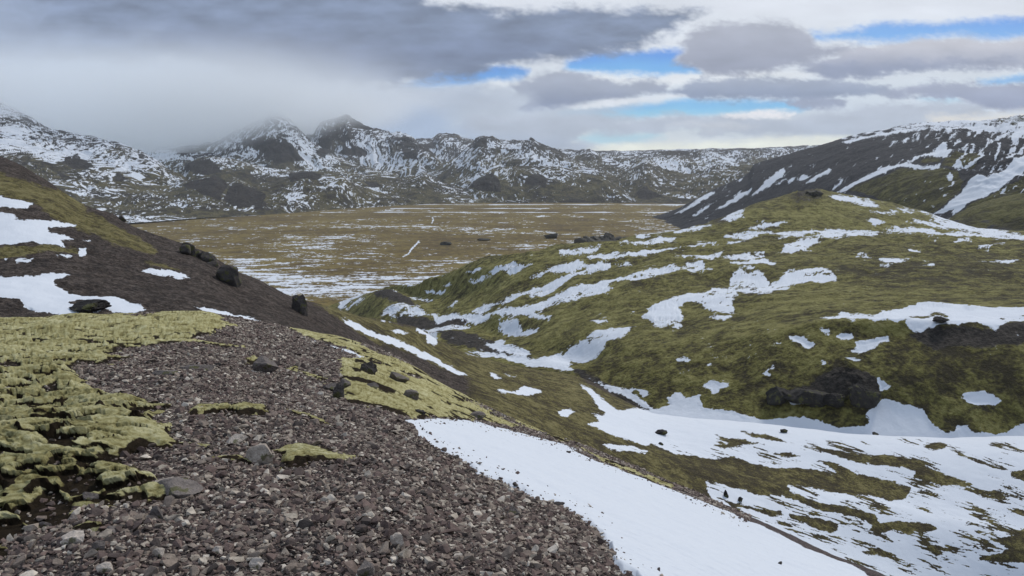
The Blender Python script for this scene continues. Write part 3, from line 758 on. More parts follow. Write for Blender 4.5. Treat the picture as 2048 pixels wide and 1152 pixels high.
G = loft([[(560, 655, 560), (640, 650, 520), (760, 672, 330), (880, 697, 232), (1000, 742, 182), (1148, 762, 152), (1313, 838, 124), (1450, 850, 117), (1560, 866, 113), (1740, 885, 108), (2048, 890, 104), (3100, 880, 90)],
          [(560, 640, 620), (640, 625, 590), (760, 632, 410), (880, 652, 300), (1000, 676, 232), (1148, 690, 182), (1313, 700, 150), (1450, 690, 142), (1560, 670, 136), (1740, 660, 130), (1880, 655, 127), (2048, 662, 122), (3100, 660, 105)],
          [(560, 630, 660), (640, 618, 640), (760, 600, 500), (880, 590, 400), (1000, 585, 310), (1148, 590, 250), (1313, 590, 215), (1560, 570, 200), (1740, 560, 195), (2048, 560, 190), (3100, 555, 170)],
          [(560, 622, 720), (640, 612, 700), (700, 603, 640), (760, 588, 540), (800, 577, 480), (850, 563, 440), (900, 545, 420), (960, 522, 400), (1000, 512, 390), (1060, 501, 385), (1120, 494, 380), (1200, 488, 375), (1300, 483, 370), (1400, 478, 365), (1500, 474, 360), (1650, 468, 355), (1750, 468, 350), (1900, 470, 345), (2048, 474, 340), (3100, 480, 320)]],
         560, 2600, 1.5)
X, Y, Z = (G[..., i].copy() for i in range(3)); px, py = proj(G)
snow = mid_attrs(G, X, Y, px, py)
rows = np.linspace(0, 1, G.shape[0])[:, None]
fade = sm(0, .05, rows)
relief = 2.2 * fbm(X / 55, Y / 70, 2) + 1.5 * ridged(X / 24, Y / 34, 5, .5) + 0.6 * fbm(X / 9, Y / 9, 4) + 0.25 * ridged(X / 2.5, Y / 2.5, 4, .6)
scale = np.clip(Y / 260, 0.45, 1.3)
G[..., 2] += fade * (relief - 0.4) * scale * (1 - 0.5 * sm(0, 3, snow * 3))
G[..., 2] += fade * 0.8 * sm(60, 0, np.hypot(px - 1690, (py - 770) * 1.0)) * (0.4 + ridged(X / 3, Y / 3, 3))
for cx_, cy_, rx_, ry_, hh in ((770, 615, 60, 22, 7), (1150, 700, 70, 18, -2.5), (1000, 655, 90, 14, -3), (1800, 660, 200, 14, 1.6), (1480, 560, 160, 20, -2.0), (1560, 590, 90, 14, 2)):
    G[..., 2] += fade * hh * np.exp(-((px - cx_) / rx_) ** 2 - ((py - cy_) / ry_) ** 2)
rk = SCREE_MID.at(px + 8 * fbm(px / 14, py / 10, 4), py + 5 * fbm(px / 12 + 3, py / 12, 3)) / 14.0
dm = 0.3 * fbm(X / 14 + 5, Y / 30, 5, .6)
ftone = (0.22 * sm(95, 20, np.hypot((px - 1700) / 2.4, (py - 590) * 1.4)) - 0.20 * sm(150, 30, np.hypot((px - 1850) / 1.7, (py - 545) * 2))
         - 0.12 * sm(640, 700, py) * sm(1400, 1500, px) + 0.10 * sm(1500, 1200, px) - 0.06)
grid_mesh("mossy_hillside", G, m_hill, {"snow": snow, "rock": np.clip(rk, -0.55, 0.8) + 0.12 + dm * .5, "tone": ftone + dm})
LAYERS["mossy_hillside"] = G

# ------------------------------------------------------------------ left slope and gully floor
m_slope = land_material("scree_slope_ground", 0.28, ((0.140, 0.120, 0.042), (0.235, 0.205, 0.088)), ((0.050, 0.040, 0.022), (0.082, 0.068, 0.030)),
                        ((0.030, 0.023, 0.019), (0.056, 0.043, 0.035), (0.135, 0.108, 0.090)), snow_noise=0.38, rock_noise=0.35, bump=1.0, edge=0.07)
G = loft([[(-1100, 715, 13), (-500, 705, 13.5), (0, 690, 15), (400, 675, 17.5), (540, 700, 18.5), (760, 755, 19.5), (875, 815, 20), (1067, 905, 17.5), (1177, 945, 15.5), (1400, 1040, 13), (1770, 1205, 10), (2048, 1330, 9), (3100, 1850, 8)],
          [(-1100, 720, 20), (-500, 715, 22), (0, 700, 24), (400, 700, 26), (540, 710, 28), (760, 770, 38), (875, 820, 46), (1067, 890, 54), (1177, 940, 58), (1400, 1040, 60), (1770, 1210, 61), (2048, 1330, 61), (3100, 1800, 58)],
          [(-1100, 560, 36), (-500, 560, 38), (0, 560, 40), (300, 590, 42), (540, 640, 46), (700, 680, 62), (875, 735, 85), (1067, 800, 90), (1177, 850, 86), (1400, 930, 84), (1770, 1010, 82), (2048, 1060, 78), (3100, 1200, 70)],
          [(-1100, 160, 110), (-500, 232, 100), (-100, 298, 92), (0, 314, 90), (40, 332, 88), (72, 352, 86), (104, 369, 85), (130, 388, 84), (160, 407, 83), (190, 420, 82), (224, 429, 81), (256, 449, 80), (320, 474, 79), (370, 492, 78), (419, 512, 77), (471, 545, 76), (519, 565, 76), (579, 594, 78), (640, 610, 84), (700, 627, 92), (760, 641, 100), (830, 656, 112), (880, 682, 124), (960, 716, 134), (1060, 738, 142), (1148, 752, 146), (1313, 828, 122), (1450, 842, 116), (1560, 852, 112), (1740, 870, 108), (1900, 876, 106), (2048, 872, 104), (3100, 865, 92)]],
         -600, 2600, 1.5, back=((9, 1.06), (60, 1.4)))
X, Y, Z = (G[..., i].copy() for i in range(3)); px, py = proj(G)
snow = mid_attrs(G, X, Y, px, py, speck=-0.95)
rows = np.linspace(0, 1, G.shape[0])[:, None]
fade = sm(0, .05, rows) * sm(14, 30, Y)
flat = sm(1100, 1350, px)
streak = fbm((px * .92 + py * .4) / 90, (py * .92 - px * .4) / 5, 4)          # wind and melt lines down the gully
al = px * .955 + py * .3; ac = py * .955 - px * .3
gs = 0.54 - 0.25 * sm(900, 1100, py) + 1.7 * fbm(al / 120, ac / 20, 3) + 1.3 * fbm(al / 38, ac / 3.2, 4, .6)
snow = np.where((px > 1230) & (py > 850), np.minimum(snow, gs + 2 * sm(890, 850, py)), snow)
G[..., 2] += fade * (0.35 * fbm(X / 7, Y / 7, 4) + 0.13 * ridged(X / 1.6, Y / 1.6, 4, .6) * (1 - 0.8 * sm(-.1, .2, snow)) + 0.05 * sm(-0.1, 0.4, snow)) * (1 - 0.3 * flat)
ml = MOSS_LEFT.at(px + 7 * fbm(px / 20, py / 14, 4), py + 5 * fbm(px / 14 + 3, py / 12, 3)) / 14.0
rk = SCREE_MID.at(px, py) / 14.0
rock = np.where(px > 1150, -0.6, -ml)
rock = np.maximum(np.clip(rock, -0.7, 0.8), np.clip(rk, -.6, .8)) + 0.1 * fbm(X / 5, Y / 5, 3)
tone = 0.16 + 0.25 * fbm(X / 8 + 5, Y / 12, 4) - 0.20 * flat - 0.12 * sm(600, 900, px)
grid_mesh("left_slope", G, m_slope, {"snow": snow, "rock": rock, "tone": tone})
LAYERS["left_slope"] = G

# ------------------------------------------------------------------ foreground ridge
cols = {  # azimuth column: near ... crest (py, distance)
    -1300: [(2100, 1.2), (1152, 2.6), (900, 4.2), (800, 5.7), (720, 8.6), (668, 13)],
    -500: [(2000, 1.25), (1152, 2.65), (900, 4.25), (800, 5.8), (710, 9.0), (658, 14)],
    0: [(1900, 1.3), (1152, 2.7), (900, 4.3), (800, 5.9), (700, 9.5), (640, 15.5)],
    200: [(1900, 1.3), (1152, 2.7), (900, 4.3), (800, 5.9), (700, 9.5), (633, 16.5)],
    380: [(1900, 1.3), (1152, 2.72), (900, 4.35), (800, 6.0), (700, 9.8), (627, 18)],
    540: [(1900, 1.3), (1152, 2.75), (910, 4.4), (810, 6.3), (715, 11), (652, 19)],
    712: [(1900, 1.32), (1152, 2.8), (930, 4.5), (830, 6.7), (740, 12), (684, 20)],
    800: [(1900, 1.33), (1152, 2.82), (940, 4.6), (845, 7.0), (765, 13), (719, 21)],
    875: [(1900, 1.35), (1152, 2.85), (960, 4.8), (870, 7.2), (800, 13), (765, 21)],
    1067: [(1900, 1.4), (1152, 3.0), (1010, 4.9), (940, 7.2), (890, 11.5), (857, 18)],
    1177: [(1900, 1.5), (1152, 3.25), (1050, 4.9), (980, 7.3), (930, 11), (898, 16)],
    1350: [(1900, 1.65), (1200, 3.5), (1110, 5.0), (1045, 7.4), (1000, 10.5), (969, 14)],
    1500: [(1900, 1.85), (1260, 3.7), (1170, 5.2), (1110, 7.2), (1068, 9.8), (1036, 12.5)],
    1770: [(1950, 2.2), (1400, 4.0), (1290, 5.4), (1230, 7.0), (1185, 8.8), (1152, 10.5)],
    2300: [(2300, 2.7), (1750, 4.2), (1600, 5.3), (1510, 6.6), (1450, 8.0), (1410, 9.5)],
}
crv = [[(c, v[k][0], v[k][1]) for c, v in cols.items()] for k in range(6)]
GF = loft(crv, -800, 2300, 1.5, back=((9, 1.12), (70, 1.6)))
X, Y, Z = (GF[..., i].copy() for i in range(3)); px, py = proj(GF)
jx = px + 15 * fbm(X / .35, Y / .35, 5, .65); jy = py + 12 * fbm(X / .35 + 8, Y / .35, 5, .65) * np.clip(5 / Y, .3, 1)
sN = SNOW_NEAR.at(px + 5 * fbm(X / .5, Y / .5, 4), py + 4 * fbm(X / .3 + 8, Y / .5, 4)) / 8.0
mN = np.minimum(MOSS_NEAR.at(jx, jy), 3 - 8.0 * sN)
base_n = 0.10 * fbm(X / 1.7, Y / 1.7, 3) + 0.02 * fbm(X / .3, Y / .3, 3)
snowk = sm(-0.2, 0.8, sN)
GF[..., 2] += base_n * (1 - 0.75 * snowk) + 0.03 * snowk + 0.045 * snowk * fbm(X / .8, Y / .45, 5, .65)
m_near = land_material("gravel_ground", 0.035, ((0.085, 0.08, 0.03), (0.13, 0.12, 0.05)), ((0.05, 0.04, 0.03), (0.06, 0.05, 0.035)),
                       ((0.03, 0.024, 0.024), (0.075, 0.058, 0.055), (0.15, 0.12, 0.11)), snow_noise=0.25, rock_noise=0.1, bump=0.8, edge=0.05, snowcol=(0.60, 0.635, 0.68))
grid_mesh("foreground_ridge", GF, m_near, {"snow": np.clip(sN, -1, 1.5), "rock": np.ones(px.shape), "tone": np.zeros(px.shape)})
LAYERS["foreground_ridge"] = GF

# moss mat: lies on the ridge as cushions 5-18 cm thick with torn edges and pits, their shade painted in with the peaty brown
pit = MOSS_PIT.at(jx, jy) / 9.0
wxm = X + .10 * fbm(X / .25, Y / .25, 4); wym = Y + .10 * fbm(X / .25 + 5, Y / .25, 4)
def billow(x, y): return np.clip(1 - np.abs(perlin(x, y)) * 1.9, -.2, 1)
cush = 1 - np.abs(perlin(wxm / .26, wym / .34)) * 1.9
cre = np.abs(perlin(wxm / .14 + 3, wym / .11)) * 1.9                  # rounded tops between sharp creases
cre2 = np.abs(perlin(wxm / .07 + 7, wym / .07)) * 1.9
holes = fbm(wxm / .26 + 11, wym / .16, 3, .5)
md = mN * Y / FPX * 1.6                                               # metres from the torn edge
deep = sm(0.08, 0.20, holes + 0.22 * fbm(X / 1.6, Y / 1.0, 3)) * sm(1.5, 0.35, md - .5 * fbm(X / 1.5, Y / 1.5, 3))
far_ = sm(7, 13, Y)
big = px < 620
thick = np.where(big, 0.068, 0.045)
mm = md / 0.03
prof = sm(-0.02, 0.055, md) * .55 + sm(0.02, .16, md) * .45
h = thick * prof * (0.66 + (1 - .6 * far_) * (0.10 * cush + 0.15 * cre + 0.10 * cre2)) + 0.008 * fbm(X / .04, Y / .04, 3) * np.clip(thick * 8, 0, 1)
cut = np.maximum(deep * (1 - .55 * far_) * big, sm(-0.5, 0.6, pit))
q_ = Y / (.20 + .022 * Y) + 1.5 * fbm(X / (.30 + .04 * Y), Y / .42, 3, .5); fr = q_ - np.floor(q_)
amp = sm(-.02, .16, fbm(X / .38 + 20, Y / .24, 3)) * big * sm(.02, .12, md) * (1 - .8 * sm(6.5, 10, Y))
h = h + amp * .050 * (sm(.0, .10, fr) * (1 - fr) - .45)
h = h * (1 - 0.95 * cut) + .08 * fbm(X / .8, Y / .6, 3) * sm(.1, .4, md) * (1 - cut)
nr_ = sm(6.5, 3.5, Y); GM = GF.copy(); GM[..., 0] += nr_ * .03 * fbm(X / .09, Y / .09, 3) * sm(.01, .08, h); GM[..., 1] += nr_ * (.04 * fbm(X / .09 + 9, Y / .09, 3) - .03) * sm(.01, .08, h); GM[..., 2] += h - 0.03 * sm(0.0, -0.03, md)
peat_shade = np.clip(cut * 1.15, 0, 1) + 0.5 * sm(0.03, -0.01, md) * np.clip(.5 + 2 * fbm(X / .2, Y / .2, 3), 0, 1)  # peaty soil in pits and edges, plus their shade put into the colour
peat_shade = np.maximum(peat_shade, np.where(px > 640, .75 * sm(.05, .3, fbm(X / .5, Y / .9 + .3 * X, 4)), 0))
peat_shade = np.maximum(peat_shade, amp * 1.0 * sm(.16, .10, fr))  # ledge fronts painted dark, as shaded by the cushion above
peat_shade = np.maximum(peat_shade, (.6 - .4 * far_) * sm(.30, .02, cre) * sm(.35, .0, cush * .5 + .3 * fbm(X / .5, Y / .5, 3)))
front = sm(.0, .25, np.gradient(mN, axis=0) / 1.5)                   # torn edge facing the camera, shade painted in with bare peaty soil
peat_shade = np.maximum(peat_shade, .95 * front * sm(.085, .03, md) * sm(-.25, .05, fbm(X / .25, Y / .25, 3)))
crease_shade = sm(.0, .5, cre) * .6 + .4 * sm(0, .5, cre2)  # crease shading put into the moss colour: paler tops, darker creases
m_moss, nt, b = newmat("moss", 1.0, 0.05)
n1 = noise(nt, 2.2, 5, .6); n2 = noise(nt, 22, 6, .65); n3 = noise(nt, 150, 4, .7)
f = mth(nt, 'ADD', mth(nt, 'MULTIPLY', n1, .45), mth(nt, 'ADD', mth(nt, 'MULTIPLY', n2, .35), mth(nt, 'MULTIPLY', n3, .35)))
f = mth(nt, 'ADD', mth(nt, 'MULTIPLY', mth(nt, 'SUBTRACT', f, .575), 1.6), mth(nt, 'ADD', .38, mth(nt, 'MULTIPLY', attr(nt, "crease_shade"), .28)))
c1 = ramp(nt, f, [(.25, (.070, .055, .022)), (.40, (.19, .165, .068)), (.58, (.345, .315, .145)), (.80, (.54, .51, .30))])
pt = mrange(nt, mth(nt, 'ADD', attr(nt, "peat_shade"), mth(nt, 'MULTIPLY', mth(nt, 'SUBTRACT', n2, .5), .9)), .38, .62)
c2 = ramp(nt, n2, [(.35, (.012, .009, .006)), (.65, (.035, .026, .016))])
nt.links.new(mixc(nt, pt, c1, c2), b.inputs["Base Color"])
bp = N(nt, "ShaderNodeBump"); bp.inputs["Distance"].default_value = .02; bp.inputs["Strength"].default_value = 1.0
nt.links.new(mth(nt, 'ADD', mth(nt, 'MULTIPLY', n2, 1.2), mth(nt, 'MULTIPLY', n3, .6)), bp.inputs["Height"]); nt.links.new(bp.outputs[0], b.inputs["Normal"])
o = grid_mesh("moss", GM, m_moss, {"peat_shade": peat_shade, "crease_shade": crease_shade}, keep=md > -0.03, kind='stuff')
o["label"] = "thick yellow-green moss mat with torn dark pits beside the gravel"

# ------------------------------------------------------------------ stones
def hull(seed, npt, flat=0.6, bev=0):
    import bmesh
    r = np.random.default_rng(seed)
    bm = bmesh.new()
    v = r.normal(size=(npt, 3)); v /= np.linalg.norm(v, axis=1, keepdims=True)
    v = np.sign(v) * np.abs(v) ** 0.75
    v *= np.array([1, r.uniform(.6, .9), flat * r.uniform(.8, 1.2)])
    for p in v: bm.verts.new(p)
    bmesh.ops.convex_hull(bm, input=bm.verts)
    loose = [q for q in bm.verts if not q.link_faces]
    bmesh.ops.delete(bm, geom=loose, context='VERTS')
    bmesh.ops.triangulate(bm, faces=bm.faces)
    bm.verts.index_update()
    V = np.array([q.co[:] for q in bm.verts]); F = np.array([[q.index for q in f.verts] for f in bm.faces])
    bm.free(); return V, F
def gravel(n_total):
    # candidate points: cells of the ridge weighted by their real area
    r, c = GF.shape[:2]
    e1 = GF[1:, :-1] - GF[:-1, :-1]; e2 = GF[:-1, 1:] - GF[:-1, :-1]
    area = np.linalg.norm(np.cross(e1, e2), axis=-1)
    ax, ay = px[:-1, :-1], py[:-1, :-1]
    bare = sm(0.3, -0.35, sN[:-1, :-1]) * sm(0.02, -0.01, md[:-1, :-1])
    bare = np.maximum(bare, 0.10 * sm(.3, .8, cut[:-1, :-1]) * (md[:-1, :-1] > 0))
    bare = np.maximum(bare, 0.014 * sm(.14, .01, (sN * 8 * Y / FPX)[:-1, :-1]) * (sN[:-1, :-1] > 0))
    vis = (ax > -350) & (ax < 1500) & (ay < 1500) & (Y[:-1, :-1] < 24)
    crest = np.arange(r - 1)[:, None] < r - 14
    wgt = area * bare * vis * crest * np.where(Y[:-1, :-1] > 9, .6, 1.0)
    cell = RNG.choice(wgt.size, n_total, p=(wgt / wgt.sum()).ravel())
    i, j = np.unravel_index(cell, wgt.shape)
    u, v = RNG.random((2, n_total, 1))
    pos = GF[i, j] + u * e1[i, j] + v * e2[i, j]
    dist = Y[i, j]
    size = np.clip(np.exp(RNG.normal(math.log(.0078), .60, n_total)), .0045, .042) * np.where(dist > 9, 1.25, 1)
    order = RNG.integers(0, 14, n_total)
    libs = [hull(100 + k, 12 if k < 9 else 9, .45) for k in range(14)]
    Vs, Fs, rn, off = [], [], [], 0
    for k in range(14):
        s = np.where(order == k)[0]
        V, F = libs[k]
        nn = len(s)
        a = RNG.random(nn) * 2 * math.pi; t = RNG.normal(0, .38, nn); t2 = RNG.normal(0, .38, nn)
        ca, sa, cb, sb, cc, s_c = np.cos(a), np.sin(a), np.cos(t), np.sin(t), np.cos(t2), np.sin(t2)
        x = V[None, :, 0] * np.ones((nn, 1)); y = V[None, :, 1] * np.ones((nn, 1)); z = V[None, :, 2] * np.ones((nn, 1))
        y, z = y * cb[:, None] - z * sb[:, None], y * sb[:, None] + z * cb[:, None]
        x, z = x * cc[:, None] + z * s_c[:, None], -x * s_c[:, None] + z * cc[:, None]
        x, y = x * ca[:, None] - y * sa[:, None], x * sa[:, None] + y * ca[:, None]
        W = np.stack([x, y, z], -1) * size[s][:, None, None]
        W += pos[s][:, None, :]; W[..., 2] += (size[s] * RNG.uniform(.0, .45, nn))[:, None]
        Vs.append(W.reshape(-1, 3)); rn.append(np.repeat(RNG.random(nn), len(V)))
        Fs.append((F[None] + (np.arange(nn) * len(V))[:, None, None] + off).reshape(-1, 3)); off += nn * len(V)
    return np.concatenate(Vs), np.concatenate(Fs), np.concatenate(rn)
def stone_material(name, stops, sc1=14, bumpd=.01, lichen=0.0, wet=.9):
    m, nt, b = newmat(name, wet, .25)
    rnd = attr(nt, "rnd")
    base = ramp(nt, rnd, stops)
    n1 = noise(nt, sc1, 5, .6); n2 = noise(nt, sc1 * 7, 4, .65)
    g = mrange(nt, mth(nt, 'ADD', mth(nt, 'MULTIPLY', n1, .6), mth(nt, 'MULTIPLY', n2, .4)), .3, .7, .62, 1.4)
    cc = N(nt, "ShaderNodeCombineXYZ")
    for k in range(3): nt.links.new(g, cc.inputs[k])
    col = mixc(nt, 1.0, base, cc.outputs[0], 'MULTIPLY')
    if lichen > 0:
        col = mixc(nt, mth(nt, 'MULTIPLY', mrange(nt, n1, .60 - lichen * .2, .66 - lichen * .2), .85), col, (.085, .085, .028))
    nt.links.new(col, b.inputs["Base Color"])
    bp = N(nt, "ShaderNodeBump"); bp.inputs["Distance"].default_value = bumpd; bp.inputs["Strength"].default_value = .7
    nt.links.new(mth(nt, 'ADD', n1, n2), bp.inputs["Height"]); nt.links.new(bp.outputs[0], b.inputs["Normal"])
    return m
m_grav = stone_material("gravel_stone", [(0.0, (.045, .038, .034)), (.25, (.100, .072, .062)), (.45, (.155, .110, .093)), (.62, (.185, .147, .120)), (.80, (.25, .205, .165)), (.92, (.38, .33, .265)), (1.0, (.56, .50, .42))], 30, .004)
V, F, rn = gravel(330000)
o = raw_mesh("gravel", V, F, m_grav, {"rnd": rn}, 'stuff', False)
o["label"] = "loose purple-brown angular gravel covering the foreground ridge"

# single rocks -------------------------------------------------------
PJ = {k: proj(LAYERS[k]) for k in ("foreground_ridge", "left_slope", "mossy_hillside", "mossy_knoll")}
def on(layer, x, y):
    if layer == 'plain':
        D = (EYE - Z0) / math.tan(TH + math.atan((y - 576) / FPX))
        return np.array(P(x, y, D))
    a, b = PJ[layer]
    d = (a - x) ** 2 + (b - y) ** 2 + 1e-4 * LAYERS[layer][..., 1]
    return LAYERS[layer].reshape(-1, 3)[np.argmin(d)]
def rock_mesh(seed, w, h, depth, rough, sub, cuts):
    """an angular rock: a sphere cut by random planes, then roughened; w, h, depth in metres"""
    import bmesh
    bm = bmesh.new(); bmesh.ops.create_icosphere(bm, subdivisions=sub, radius=1.0)
    V = np.array([v.co[:] for v in bm.verts]); F = np.array([[q.index for q in f.verts] for f in bm.faces]); bm.free()
    r = np.random.default_rng(seed)
    for k in range(cuts):
        n = r.normal(size=3); n[2] *= .7; n /= np.linalg.norm(n); d = r.uniform(.42, .85)
        t = V @ n; V = np.where((t > d)[:, None], V - (t - d)[:, None] * n, V)
    s = 1.9
    dd = fbm(V[:, 0] * s + seed, V[:, 1] * s + V[:, 2] * 1.7, 4) * rough + rough * .45 * ridged(V[:, 0] * 5 + V[:, 2] * 3, V[:, 1] * 5 + seed, 3)
    V = V * (1 + dd)[:, None]
    V /= (V.max(0) - V.min(0)) / 2
    return V * np.array([w / 2, depth / 2, h / 2]), F
m_dark = stone_material("dark_basalt", [(0, (.040, .036, .034)), (1, (.095, .082, .074))], 2.2, .12, .35)
m_black = stone_material("black_rock", [(0, (.020, .018, .017)), (1, (.045, .040, .035))], .9, .25, .25)
m_pale = stone_material("pale_stone", [(0, (.34, .29, .24)), (1, (.48, .42, .36))], 12, .012, .15)
m_grey = stone_material("grey_stone", [(0, (.11, .095, .088)), (1, (.21, .18, .16))], 9, .03, .2)
MATS = {'d': m_dark, 'k': m_black, 'p': m_pale, 'g': m_grey}
FR, LS, MH, MK = "foreground_ridge", "left_slope", "mossy_hillside", "mossy_knoll"
